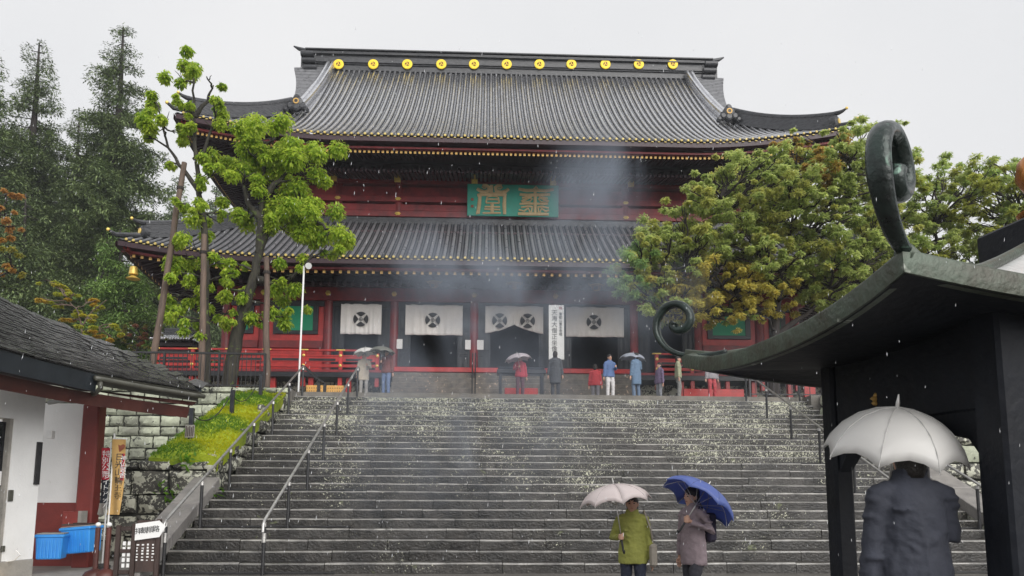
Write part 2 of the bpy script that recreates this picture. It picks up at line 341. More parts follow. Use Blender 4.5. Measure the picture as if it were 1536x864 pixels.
# ------------------------------------------------------------------ walls of dressed stone
def rock_var(seed, rough=.035, mat='block'):
    r = random.Random(seed); mb = MB(); n = 4; P = []
    for i in range(n + 1):
        row = []
        for j in range(n + 1):
            x, z = -.5 + j / n, i / n - .5
            e = max(abs(x), abs(z)); dep = 0 if e < .45 else .22
            row.append((x * (1 if e < .45 else .97) + r.uniform(-.03, .03), dep + r.uniform(-rough, rough) * 2.2, z * (1 if e < .45 else .96) + r.uniform(-.03, .03)))
        P.append(row)
    mb.grid(P)
    ring = P[0] + [P[i][n] for i in range(1, n + 1)] + P[n][::-1][1:] + [P[i][0] for i in range(n - 1, 0, -1)]
    back = [(p[0], 1, p[2]) for p in ring]; k = len(ring)
    mb.add(ring + back, [(i, i + k, (i + 1) % k + k, (i + 1) % k) for i in range(k)])
    return mb.mesh('stone', mat, smooth=True, ang=.7)
RK = [rock_var(i) for i in range(6)]; RKD = [rock_var(i + 20, .05, 'dblock') for i in range(6)]
def lay(parent, x0, x1, z0, z1, y, rowh, w0, w1, vars_, rz=0, org=None, clip=None, seed=1, dep=.3, name='stone'):
    """courses of stones on a vertical face: along local x from org at angle rz"""
    r = random.Random(seed); z = z0; org = org or (0, y)
    while z < z1 - .12:
        h = min(rowh * r.uniform(.85, 1.18), z1 - z); 
        if z1 - z - h < .15: h = z1 - z
        x = x0 - r.uniform(0, w0)
        while x < x1 - .05:
            wd = r.uniform(w0, w1); xa, xb = max(x, x0), min(x + wd, x1); x += wd
            if xb - xa < .12: continue
            cx, cz = (xa + xb) / 2, z + h / 2
            if clip and not clip(cx, cz): continue
            piece(name, r.choice(vars_), parent, (org[0] + cx * cos(rz) - r.uniform(-.02, .03) * -sin(rz), org[1] + cx * sin(rz) + r.uniform(-.02, .03), cz + r.uniform(-.015, .015)), (0, r.uniform(-.035, .035), rz), (xb - xa - r.uniform(.015, .05), dep * r.uniform(.85, 1.2), h - r.uniform(.015, .05)))
        z += h
YW = 24.7
wl = thing('retaining_wall', 'tall pale lichened stone block retaining wall below the black fence, left of the stairs', 'wall', (-12, YW, 0))
MB().b2(-30, SX0 - .05, YW + .12, YW + .4, 0, TZ - .05).build('wall_core', 'joint', wl, space='world')


# stones of the wall: positions are in the wall's own frame (wall stands at x -12)
lay(wl, -7.5, SX0 + 12 - .05, 1.9, TZ + .02, 0, .36, .38, .75, RK, org=(0, 0), seed=4)
lay(wl, -7.5, SX0 + 11.8, .0, 1.9, 0, .55, .7, 1.2, RKD, org=(0, 0), seed=5)
# lower block beside the stairs, its mossy sloping top
YB = 18.35
xa, xb = at(163, 700, YB)[0], SX0 - .10
zt = at(280, 690, YB)[2]
fl = thing('stair_flank_wall', 'dark lichen spotted stone block wall under the mossy slope beside the stairs', 'wall', (xa, YB, 0))
Lx = xb - xa
zb2 = 5.0
core = MB(); core.hexa([(xa, YB + .14, 0), (xb - .1, YB + .14, 0), (xb - .1, YW - .02, 0), (xa, YW - .02, 0), (xa, YB + .14, zt - .08), (xb - .1, YB + .14, zt - .08), (xb - .1, YW - .02, zt - .08), (xa, YW - .02, zt - .08)])
core.add([(xb - .1, YB + .14, zt - .1), (xb - .1, YW - .02, zt - .1), (xb - .1, YW - .02, TZ - .35), (xb - 1.9, YB + .14, zt - .1), (xb - 1.5, YW - .02, zt - .1), (xb - 1.5, YW - .02, TZ - .35)], [(0, 1, 2), (5, 4, 3), (0, 2, 5, 3)])
core.build('wall_core', 'joint', fl, space='world')
lay(fl, 0, Lx, 0, zt, 0, .52, .6, 1.25, RKD, org=(0, 0), seed=9, dep=.26)
def tri(cx, cz): return cz < zt + (cx) / (YW - YB) * (TZ - .3 - zt) and cz > step_z(int((cx + YB - SY0) / TR)) - .35
lay(fl, 0, YW - YB, .8, TZ - .25, 0, .42, .5, .95, RKD, rz=pi / 2, org=(Lx, 0), clip=tri, seed=11, dep=.22)
# moss: bumpy sloping sheet made of tufts
m0 = [at(222, 690, YB)[0], xb + .02]; 
def mossP(a, b):
    y = YB + .02 + (YW - YB - .15) * b; xl = m0[0] * (1 - b) + (at(352, 610, YW)[0]) * b
    x = xl + (m0[1] - xl) * a; z = zt + (TZ - .30 - zt) * b
    k = noise.noise(Vector((x * 1.3, y * 1.3, 0))) * .16 + noise.noise(Vector((x * 4, y * 4, 3))) * .06 + noise.noise(Vector((x * 11, y * 11, 7))) * .03
    edge = min(1, 5 * min(a, 1 - a) + .15)
    return (x, y, z + .05 + k * edge + .10 * sin(pi * a))
mb = MB(); mb.grid([[mossP(a / 26, b / 50) for a in range(27)] for b in range(51)])
mb.grid([[mossP(a / 26, 0) for a in range(27)], [(mossP(a / 26, 0)[0], YB + .05, zt - .12) for a in range(27)]])
mb.grid([[mossP(1, b / 50) for b in range(51)], [(xb - .02, mossP(1, b / 50)[1], mossP(1, b / 50)[2] - .35) for b in range(51)]])
mo = structure(mb.build('mossy_slope', 'moss', smooth=True))
n = 9000; pa = rng.random(n); pb = rng.random(n); P = np.array([mossP(a, b) for a, b in zip(pa, pb)]) + rng.normal(0, .02, (n, 3)) + [0, 0, .03]
hz = np.array([noise.noise(Vector((p[0] * .9 + 5, p[1] * .7, 1))) for p in P]); k = np.clip((hz + .05) * 2.4 + rng.normal(0, .2, n) + .18 + (pa - .5) * .8, 0, 1)[:, None]
cols = (1 - k) * np.array([.12, .25, .02]) + k * np.array([.52, .52, .015])
D = rdir(n) * [1, 1, .6] + [0, 0, .9]
o = stuff(link('grass_tuft', leaf_mesh('grass_tuft', P, D, rdir(n), rng.uniform(.05, .12, n), cols, 'leaf', .3), mo))
# a few ferns in the wall joints
fern = []
for (px, py, Y, q) in ((245, 735, YB - .06, 10), (270, 745, YB - .06, 9), (283, 690, YB - .08, 18), (330, 738, 18.0, 6), (252, 750, YB - .06, 8)):
    c = at(px, py, Y); fern += [c + rng.normal(0, .11, 3) * [1, .4, 1] for _ in range(q)]
P = np.array(fern); n = len(P)
setp(stuff(link('wall_fern', leaf_mesh('wall_fern', P, rdir(n) + [0, -.5, .3], rdir(n), rng.uniform(.14, .28, n), np.tile([.16, .34, .03], (n, 1)) * rng.uniform(.7, 1.2, (n, 1)), 'leaf', .35))), None)
# granite ramp slabs each side of the stairs
for (x0, x1, nm, lab) in ((SX0 - .62, SX0 + .0, 'ramp_coping', 'sloping smooth grey granite coping slab at the left foot of the stairs'), (SX1 - .0, SX1 + .7, 'ramp_coping', 'sloping grey granite coping slab at the right foot of the stairs behind the dark posts')):
    t = thing(nm, lab, 'coping', ((x0 + x1) / 2, SY0 - .6, 0))
    ya, yb = SY0 - .75, YB + (.0 if x0 < 0 else 1.5); za, zb = .10, .10 + (yb - ya) * RI / TR
    k = 3
    for i in range(k):
        u0, u1 = i / k, (i + 1) / k - .004
        y0, y1, z0, z1 = ya + (yb - ya) * u0, ya + (yb - ya) * u1, za + (zb - za) * u0, za + (zb - za) * u1
        MB().hexa([(x0, y0, z0 - .3), (x1, y0, z0 - .3), (x1, y1, z1 - .3), (x0, y1, z1 - .3), (x0, y0, z0), (x1, y0, z0), (x1, y1, z1), (x0, y1, z1)]).build('slab', 'coping', t, bev=.015, space='world')
    MB().hexa([(x0 + .06, ya + .1, -.1), (x1 - .06, ya + .1, -.1), (x1 - .06, yb, -.1), (x0 + .06, yb, -.1), (x0 + .06, ya + .1, za - .26), (x1 - .06, ya + .1, za - .26), (x1 - .06, yb, zb - .29), (x0 + .06, yb, zb - .29)]).build('slab_base', 'dblock', t, space='world')
# mirrored flank wall on the right of the stairs (seen between the dark posts)
fr = thing('stair_flank_wall', 'lichen covered stone flank wall right of the stairs, seen between the dark posts', 'wall', (SX1 + .12, 19.6, 0))
MB().b2(SX1 + .35, SX1 + 6, 19.8, YW + .3, 0, TZ - .05).build('wall_core', 'joint', fr, space='world')
lay(fr, .1, 6, 0, TZ, 0, .5, .6, 1.1, RKD + RK[:2], org=(0, 0), seed=21, dep=.3)
lay(fr, 0, 5.4, 1.6, TZ, 0, .5, .6, 1.1, RKD + RK[:2], rz=-pi / 2, org=(.12, 5.4), seed=22, dep=.25)
# ------------------------------------------------------------------ hall frame
HX, HY, HR = 2.17, 39.0, R_(-.9)
HM = Matrix.Translation((HX, HY, 0)) @ Matrix.Rotation(HR, 4, 'Z'); HMI = HM.inverted()
def hz_(py, v): return at(772, py, HY + v)[2]
def hu(px, py, v):
    p = HMI @ Vector(at(px, py, HY + v)); 
    p = HMI @ Vector(at(px, py, HY + v + (v - p.y))); return p
hall = thing('temple_hall', 'huge vermilion two-roofed temple hall with grey tiled roofs at the top of the stairs', 'temple', (HX, HY, 0), HR)
FZ = 7.62
ZB0, ZB1 = hz_(456, 0), hz_(437, 0)
BH = 15.3                      # half width of the lower body
COLU = [2.18, 6.45, 9.95, 13.35, BH]
# ---- podium, floor, interior
mb = MB(); mb.b2(-BH - 1.4, BH + 1.4, -1.2, 18, TZ - .1, FZ - .42); mb.build('podium', 'dblock', hall)
MB().b2(-BH - 2.6, BH + 2.6, -2.6, 18.2, FZ - .14, FZ).build('veranda_floor', 'dred', hall, bev=.02)
MB().b2(-BH - 2.75, BH + 2.75, -2.72, 18.2, FZ - .40, FZ - .145).build('veranda_edge', 'black', hall, bev=.02)
mb = MB(); mb.b2(-BH + .2, BH - .2, 5.2, 5.4, FZ, ZB1); mb.build('inner_wall', 'black', hall)
for sgn in (-1, 1):
    MB().b2(sgn * BH - .12, sgn * BH + .12, .3, 16, FZ, 15.2).build('side_wall', 'dred', hall)
MB().b2(-BH, BH, .0, .12, ZB1 + .02, ZB1 + 3.3).build('bracket_wall', 'maroon', hall)
MB().b2(-BH, BH, 15.9, 16.1, FZ, 15.2).build('rear_wall', 'dred', hall)
MB().b2(-BH + .2, BH - .2, .4, 15.8, ZB1 + .1, ZB1 + .2).build('inner_ceiling', 'black', hall)
# ---- columns
cm = MB().tube([(0, 0, 0), (0, 0, 4.9)], .25, 14).mesh('column', 'dred', True, ang=.6)
for u in COLU:
    for sgn in (-1, 1): piece('column', cm, hall, (u * sgn, 0, FZ), (0, 0, 0), (1, 1, (ZB1 + .05 - FZ) / 4.9))
# ---- lower wall, beams
def beam(name, z0, z1, v0, v1, mat, h=BH, parent=hall): return MB().b2(-h, h, v0, v1, z0, z1).build(name, mat, parent, bev=.015)
beam('head_beam', ZB0, ZB1, -.32, .16, 'dred', BH + .5)
beam('bracket_beam', ZB1 + .003, ZB1 + .22, -.42, .3, 'maroon', BH + .6)
beam('lintel_beam', ZB0 - .30, ZB0 - .003, -.12, .12, 'black')
beam('threshold_beam', FZ + .003, FZ + .24, -.30, .2, 'red')
fmesh = MB()
for k in range(6):
    a = k * pi / 3; fmesh.lathe([(.075, -.025), (.075, .0), (.03, .03)], 10, (cos(a) * .085, 0, sin(a) * .085), 0, Matrix.Rotation(pi / 2, 3, 'X'))
fmesh.lathe([(.07, 0), (.07, .05), (.03, .08)], 10, (0, 0, 0), 0, Matrix.Rotation(pi / 2, 3, 'X'))
fmesh = fmesh.mesh('gold_flower', 'gold', True, ang=.8)
for u in COLU:
    for sgn in (-1, 1): piece('gold_flower', fmesh, hall, (u * sgn, -.37, hz_(446, 0)), (0, 0, 0), (.9, 1, .9))
# side bays: red wall and green shutter; door bays: folded black panel doors
def bay(u0, u1, kind):
    a, b = u0 + .25, u1 - .25
    if kind == 'shutter':
        MB().b2(a, b, -.02, .1, FZ + .24, ZB0 - .3).build('wall_panel', 'red', hall)
        MB().b2(a, b, -.13, -.02, FZ + 1.55, FZ + 1.95).build('waist_beam', 'dred', hall, bev=.01)
        z0, z1 = hz_(500, 0), hz_(456.5, 0); c0, c1 = a + .55, b - .55
        fr_ = MB()
        for bx in ((c0 - .28, c1 + .28, z1, z1 + .2), (c0 - .28, c1 + .28, z0 - .2, z0), (c0 - .28, c0, z0, z1), (c1, c1 + .28, z0, z1)): fr_.b2(bx[0], bx[1], -.12, -.02, bx[2], bx[3])
        f_ = fr_.build('window_frame', 'black', hall, bev=.01)
        MB().b2(c0, c1, -.08, -.03, z0, z1).build('shutter', 'green', f_)
    else:
        dw = .62 if u1 - u0 > 3.9 else .60
        for (d0, d1) in ((a, a + dw), (b - dw, b)):
            dr = MB().b2(d0, d1, -.06, .02, FZ + .24, ZB0 - .30).build('door', 'black', hall)
            zs = [FZ + .34, FZ + 1.25, FZ + 1.5, FZ + 2.6, ZB0 - .4]
            for i in range(4):
                mm = MB(); e = .05; x0, x1, y0, y1 = d0 + .06, d1 - .06, zs[i] + .03, zs[i + 1] - .03
                for h_ in ((x0, (x0 + x1) / 2 - .02), ((x0 + x1) / 2 + .02, x1)):
                    mm.b2(h_[0], h_[0] + .03, -.085, -.058, y0, y1); mm.b2(h_[1] - .03, h_[1], -.085, -.058, y0, y1); mm.b2(h_[0], h_[1], -.088, -.058, y0, y0 + .035); mm.b2(h_[0], h_[1], -.088, -.058, y1 - .035, y1)
                mm.build('door_moulding', 'navy', dr)
            MB().b2(d0 - .02 if d0 == a else d1 - .02, d0 + .03 if d0 == a else d1 + .03, -.13, -.06, FZ + .24, ZB0 - .3).build('door_post', 'black', hall)
bay(-2.18, 2.18, 'd')
for sgn in (-1, 1):
    for (p, q, k) in ((2.18, 6.45, 'd'), (6.45, 9.95, 'd'), (9.95, 13.35, 'shutter'), (13.35, BH, 'shutter')):
        bay(min(p * sgn, q * sgn), max(p * sgn, q * sgn), k)
# white notices on the door posts
nm = MB().b2(-.19, .19, -.02, .02, 0, .52).mesh('notice_plate', 'paint')
for px in (598, 703, 720): piece('notice_plate', nm, hall, (hu(px, 520, -.2).x, -.16, hz_(526, 0)))
# ---- veranda railing
def railing(x0, x1, nm='railing'):
    rl = MB(); v = -2.5
    for z, h_, d in ((.93, .09, .12), (.66, .08, .09), (.12, .15, .1)): rl.b2(x0, x1, v - d / 2, v + d / 2, FZ + z, FZ + z + h_)
    rl.b2(x0, x1, v - .025, v + .025, FZ + .40, FZ + .66)
    ro = rl.build(nm, 'red', hall, bev=.01)
    k = max(2, round((x1 - x0) / 1.72)); 
    for i in range(k + 1):
        x = x0 + (x1 - x0) * i / k
        piece('rail_post', RP, ro, (x, v, FZ)); piece('gold_cap', RG, ro, (x, v, FZ)); piece('gold_stud', RS, ro, (x, v, FZ + .7)); piece('gold_stud', RS, ro, (x, v, FZ + .2))
        if i < k: piece('rail_slot', RSL, ro, (x + (x1 - x0) / k / 2, v - .027, FZ + .44), (0, 0, 0), ((x1 - x0) / k - .5, 1, 1))
    return ro
RP = MB().box((0, 0, .5), (.17, .17, 1.0)).box((0, 0, -.55), (.2, .2, .6)).mesh('rail_post', 'red', bev=.01)
RG = MB().box((0, -.02, .985), (.44, .17, .06)).mesh('gold_cap', 'gold', bev=.008)
RS = MB().lathe([(.075, 0), (.075, .03), (.03, .06)], 10, (0, -.085, 0), 0, Matrix.Rotation(pi / 2, 3, 'X')).mesh('gold_stud', 'gold')
RSL = MB().box((0, 0, .06), (1, .006, .12)).mesh('rail_slot', 'black')
uL, uR = hu(566, 545, -2.5).x, hu(985, 545, -2.5).x
railing(-BH - 2.5, uL); railing(uR, BH + 2.5)
# veranda struts
st = MB().box((0, 0, -.35), (.24, .24, 1.9)).mesh('veranda_strut', 'red')
for i in range(20):
    u = -BH - 2.3 + i * (2 * BH + 4.6) / 19
    if not uL < u < uR: piece('veranda_strut', st, hall, (u, -2.35, FZ - 1.0))
# ---- stone steps up to the hall
e0, e1 = hu(590, 575, -3).x, hu(955, 575, -3).x
hs_ = MB()
for i in range(8):
    hs_.b2(e0, e1, -2.75 - .36 * (8 - i), -2.7, TZ - .1, TZ + (FZ - .16 - TZ) * (i + 1) / 8 - .004 * i)
hs_.build('entrance_steps', pm('worn_tan_stone', (.17, .145, .12), (.07, .063, .056), 2.5, .7, .5, 12, spots=[(7, .82, .05, (.45, .33, .25), None)]), hall, bev=.02)
MB().b2(e0, e1, -2.9, -2.6, FZ - .12, FZ + .12).build('entrance_sill', 'red', hall, bev=.02)
# ------------------------------------------------------------------ roofs
def corner_lift(Lf, A):
    return lambda a, s: Lf * max(0, 1 - (max(a, 0) + max(s, 0)) / A) ** 1.8
def roof(pname, UE, VE, ZE, S_, prof, lift, hipmax, sp, ncourse, rowr, back_v, pmat='pan', tmat='tile'):
    """curved tiled roof: front and side slopes. returns helper giving points on it"""
    def front(u, s): return Vector((u, VE + s, ZE + prof(s) + lift(UE - abs(u), s)))
    def side(sg, v, s):
        a = min(v - VE, back_v - v); return Vector((sg * (UE - s), v, ZE + prof(s) + lift(a, s)))
    mb = MB(); tl = MB(); cp = MB(); nr = int(2 * UE / sp); us = [-UE + (i + .5) * 2 * UE / nr for i in range(nr)]
    def strip(fn, coords, smax, nrm, lead=None):
        """pan surface between rows"""
        for i in range(len(coords) - 1):
            ca, cb = coords[i], coords[i + 1]; sa, sb = smax(ca), smax(cb)
            mid = (ca + cb) / 2; sm = (sa + sb) / 2; P = []
            for c, se, dz in ((ca, sa, 0), (mid, sm, -.05), (cb, sb, 0)):
                P.append([fn(c, se * j / ncourse) + Vector((0, 0, dz)) for j in range(ncourse + 1)])
            mb.grid(P if nrm else P[::-1])
    def rows(fn, coords, smax, axis, nrm):
        for c in coords:
            se = smax(c)
            if se < .3: continue
            k = max(3, int(ncourse * se / S_)); P = []
            for j in range(k + 1):
                s = se * j / k; p = fn(c, s); q = fn(c, s + .05) - fn(c, s - .05 if s > .05 else s); nv = Vector(axis).cross(q).normalized()
                if nv.z < 0: nv = -nv
                P.append([p + Vector(axis) * (rowr * cos(t)) + nv * (rowr * 1.0 * sin(t)) for t in (pi * 1.06, pi * .75, pi * .5, pi * .25, -pi * .06)])
            tl.grid(P if nrm else P[::-1])
            for sd_ in (-1, 1):
                Q = [[fn(c, se * j / k) + Vector(axis) * (sd_ * rowr * q) + Vector((0, 0, .012)) for q in (.95, 1.42)] for j in range(k + 1)]; tl.grid(Q if (nrm == (sd_ < 0)) else Q[::-1], 1)  # flat dark strips painting the shade where roll meets pan
            p = fn(c, 0); out = Vector((0, -1, 0)) if abs(axis[0]) > .5 else Vector((1 if p.x > 0 else -1, 0, 0))
            R = out.to_track_quat('Z', 'Y').to_matrix()
            cp.lathe([(rowr * .8, -.02), (rowr * .8, .03), (rowr * .6, .05)], 8, p + out * .0 + Vector((0, 0, .02)), 0, R)
            nx = Vector(axis) * (sp * .5)
            cp.bar(p + nx * .65 + out * .02 + Vector((0, 0, -.10)), p + nx * 1.35 + out * .02 + Vector((0, 0, -.10)), .05, .035)
    fs = lambda u: min(S_, max(0, UE - abs(u))) if abs(u) > hipmax else S_
    strip(front, [-UE + .001] + us + [UE - .001], fs, True); rows(front, us, fs, (1, 0, 0), True)
    vs = []; v = VE + sp / 2
    while v < back_v: vs.append(v); v += sp
    ssm = UE - hipmax
    for sg in (-1, 1):
        fsd = lambda v_: min(ssm, max(0, min(v_ - VE, back_v - v_)))
        strip(lambda v_, s: side(sg, v_, s), vs, fsd, sg < 0); rows(lambda v_, s: side(sg, v_, s), vs, fsd, (0, 1, 0), sg < 0)
    # back slope (plain)
    bk = lambda u, s: Vector((u, back_v - s, ZE + prof(s) + lift(UE - abs(u), s)))
    mb.grid([[bk(u, fs(u) * j / ncourse) for j in range(ncourse + 1)] for u in us[::4]][::-1])
    ro = mb.build(pname, pmat, hall, True)
    stuff(tl.build('tile_row', [tmat, 'seam'], ro, True)); stuff(cp.build('tile_end_cap', 'capgold', ro))
    # eave board, red board, soffit
    es = [-UE + .12 + i * (2 * UE - .24) / 60 for i in range(61)]
    def eave_run(inset, z0, z1, name, mat):
        b = MB(); P0 = []; P1 = []; P2 = []
        pts = [front(u, 0) for u in es]; sl = [side(1, VE + (back_v - VE) * i / 30, 0) for i in range(31)]; sr = [side(-1, VE + (back_v - VE) * i / 30, 0) for i in range(31)]
        for path, ox, oy in ((pts, 0, inset), (sl, -inset, 0), (sr, inset, 0)):
            A = [p + Vector((ox, oy, z0)) for p in path]; B_ = [p + Vector((ox, oy, z1)) for p in path]
            q_ = .46 if inset < .1 else .18; z0 = z0 - (.04 if inset < .1 else 0); ex = Vector((q_ if ox > 0 else -q_ if ox < 0 else 0, q_ if oy else 0, 0)) 
            b.grid([B_, A, [p + ex for p in A], [p + ex for p in B_]])
        return b.build(name, mat, ro)
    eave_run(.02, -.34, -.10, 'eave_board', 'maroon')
    return ro, front, side, eave_run, fs, es
# upper roof
V_E, UEu = -3.2, 17.4; ZEu = hz_(208, V_E) + .08
ZR = hz_(108, 8); Su = 11.2; rise = ZR - ZEu
bq = .0246 * rise / 10.3; aq = (rise - bq * Su ** 2) / Su
profu = lambda s: aq * s + bq * s * s
UG = 12.45
ru, fu, sdu, eru, fsu, esu = roof('upper_roof', UEu, V_E, ZEu, Su, profu, corner_lift(1.0, 8.5), UG, .335, 16, .085, 19.2)
def rafters(ro, UE, VE, front, side, back_v, v_in, sp, z_off, inset, sz, tipm, name, mat, bodyrun, drop=.0):
    """rafters in section sz square from the eave inward; gilded ends"""
    r = MB(); tp = MB(); k = int(2 * (UE - inset) / sp)
    for i in range(k):
        u = -UE + inset + (i + .5) * sp; p = front(u, 0) + Vector((0, inset, z_off)); q = front(u, 0) + Vector((0, inset + bodyrun, z_off + .25 * bodyrun))
        mx_ = UE - abs(u)
        if mx_ < bodyrun + inset: q = p + (q - p) * max(.1, (mx_ - inset) / bodyrun)
        r.bar(p, q, sz, sz * 1.1); tp.box(p + Vector((0, -.012, 0)), (sz * .98, .03, sz * 1.08))
    for sg in (-1, 1):
        k2 = int((back_v - VE - 2 * inset) / sp)
        for i in range(k2):
            v = VE + inset + (i + .5) * sp; s0 = side(sg, v, 0); p = s0 + Vector((-sg * inset, 0, z_off)); q = p + Vector((-sg * bodyrun, 0, .25 * bodyrun))
            mx_ = min(v - VE, back_v - v)
            if mx_ < bodyrun + inset: q = p + (q - p) * max(.1, (mx_ - inset) / bodyrun)
            r.bar(p, q, sz, sz * 1.1); tp.box(p + Vector((sg * .012, 0, 0)), (.03, sz * .98, sz * 1.08))
    stuff(r.build(name, mat, ro)); stuff(tp.build('gilded_rafter_end', tipm, ro))
eru(.42, -.60, -.44, 'red_eave_board', 'dred')
rafters(ru, UEu, V_E, fu, sdu, 19.2, 0, .235, -.70, .50, .12, 'dgold', 'rafter', 'maroon', 1.9)  # rafters coloured dark to paint in the shade under the eave
rafters(ru, UEu, V_E, fu, sdu, 19.2, 0, .235, -1.02, 2.0, .13, 'maroon', 'base_rafter', 'maroon', 2.4)
def soffit(ro, front, es, fs, inset, z_off, run, sl, side, VE, back_v, UE):
    b = MB(); b.grid([[front(u, 0) + Vector((0, inset + min(run, max(0, UE - abs(u) - inset)) * j / 3, z_off + sl * min(run, max(0, UE - abs(u) - inset)) * j / 3)) for u in es] for j in range(4)])
    vs = [VE + .3 + i * (back_v - VE - .6) / 30 for i in range(31)]
    for sg in (-1, 1):
        b.grid([[side(sg, v, 0) + Vector((-sg * (inset + min(run, max(0, min(v - VE, back_v - v) - inset)) * j / 3), 0, z_off + sl * min(run, max(0, min(v - VE, back_v - v) - inset)) * j / 3)) for v in vs] for j in range(4)])
    b.build('soffit', 'maroon', ro)  # eave shade put into the soffit's colour
soffit(ru, fu, esu, fsu, .3, -.60, 4.5, .26, sdu, V_E, 19.2, UEu)
# main ridge with crests
RH = 13.75
zr0, zr1 = hz_(107, 8) - .5, hz_(85.5, 8)
rg = MB(); rg.b2(-RH, RH, 7.55, 8.45, zr0, zr1 - .35)
for i, (dz, dd) in enumerate(((-.42, .62), (-.26, .5), (-.1, .58))): rg.b2(-RH, RH, 8 - dd, 8 + dd, zr1 + dz - .05, zr1 + dz + .05)
rg.tube([(-RH - .1, 8, zr1), (RH + .1, 8, zr1)], .16, 10)
for z in (zr0 + .55, zr0 + .42): rg.b2(-RH, RH, 7.46, 8.54, z - .03, z + .03)
rdg = rg.build('main_ridge', 'ridge', ru, bev=.02)
ds = MB(); ds.lathe([(.34, -.03), (.34, .03), (.30, .045)], 24, (0, 0, 0), 0, Matrix.Rotation(pi / 2, 3, 'X'))
for k in range(3):
    a0 = k * 2 * pi / 3 + .5
    for i in range(5):
        a = a0 + i * .32; rr_ = .09 + .016 * i; sz = .055 - .010 * i
        ds.lathe([(sz, .04), (sz, .056)], 8, (rr_ * cos(a), 0, rr_ * sin(a)), 1, Matrix.Rotation(pi / 2, 3, 'X'))
ds = ds.mesh('crest_disc', ['crest', 'rust'])
for px in (508, 560, 611, 662, 711, 760, 809, 857, 908, 958, 1009):
    p = hu(px, 97, 7.5); piece('crest_disc', ds, ru, (p.x, 7.45, p.z))
for sg in (-1, 1):
    e = MB(); x = sg * (RH + .15)
    for i, zz in enumerate((zr1 - .35, zr1 - .85, zr1 - 1.35, zr1 - 1.85)):
        xx = x - sg * .12 * i; e.tube([(xx - sg * .1, 7.35, zz - .15), (xx - sg * .1, 8.65, zz - .15)], .2, 10); e.tube([(xx - sg * .75, 7.42, zz - .15), (xx + sg * .1, 7.42, zz - .15)], .2, 10)
    e.b2(min(x - sg * .9, x + sg * .1), max(x - sg * .9, x + sg * .1), 7.5, 8.5, zr0 - .6, zr1 - .25)
    e.tube([(x - sg * .2, 8, zr1 + .05), (x + sg * .4, 8, zr1 + .18), (x + sg * .75, 8, zr1 + .36)], [.15, .13, .05], 8)
    e.build('ridge_end', 'ridge', ru, True, ang=.8)
    # descending ridge
    d = MB(); pts = [fu(sg * (UG - .1 - .35 * (s / Su)), s) for s in [4.35 + (Su - 4.9) * i / 12 for i in range(13)]]
    for off, wd, ht, zz in ((0, .55, .45, .2), (0, .42, .16, .48)):
        for i in range(12): d.bar(pts[i] + Vector((off, 0, zz)), pts[i + 1] + Vector((off, 0, zz)), wd, ht, up=(0, -.6, .8))
    d.tube([p + Vector((-.15, -.1, .60)) for p in pts], .12, 8); d.tube([p + Vector((.15, -.1, .60)) for p in pts], .12, 8)
    d.build('descending_ridge', 'tile', ru, True, ang=.6)
    # ridge-end ornament with gold ring
    f = fu(sg * (UG - .1), 4.35) + Vector((0, -.3, .45)); o_ = MB()
    for (dx, dz, r_) in ((0, .1, .34), (-.34, -.16, .2), (.34, -.16, .2), (-.56, -.34, .14), (.56, -.34, .14), (0, .40, .17), (0, -.2, .24)): o_.lathe([(r_, -.12), (r_, .12), (r_ * .6, .2)], 12, f + Vector((dx, 0, dz)), 0, Matrix.Rotation(pi / 2, 3, 'X'))
    o_ = o_.build('ridge_ornament', 'ridge', ru, True, ang=.7)
    MB().lathe([(.17, .16), (.17, .23), (.10, .23), (.10, .17)], 16, f + Vector((0, 0, .1)), 0, Matrix.Rotation(pi / 2, 3, 'X')).build('gold_ring', 'dgold', ru)
    # gable verge beyond: side tile rolls and wall
    g_ = MB(); gw = [(sg * (UG - .45), V_E + s, ZEu + profu(s)) for s in [4.3 + (Su - 4.3) * i / 8 for i in range(9)]]; gw += [(p[0], 16 - p[1], p[2]) for p in gw[::-1][1:]]
    g_.add(gw, [tuple(range(len(gw)))]); g_.build('gable_wall', 'maroon', ru)
    vg = MB()
    for i in range(34):
        s = 4.5 + (Su - 4.7) * i / 34; p = fu(sg * (UG + .1), s); p.z = ZEu + profu(s)
        k = sg * (.55 + 1.5 * max(0, (s - 4.5) / (Su - 4.5)) ** 2.0)
        vg.tube([p + Vector((sg * -.3, 0, .12)), p + Vector((k, 0, .05))], .10, 6)
        vg.bar(p + Vector((sg * -.3, .1, .0)), p + Vector((k, .1, -.08)), .25, .05)
    vg.build('gable_tile_row', 'tile2', ru, True, ang=.6)
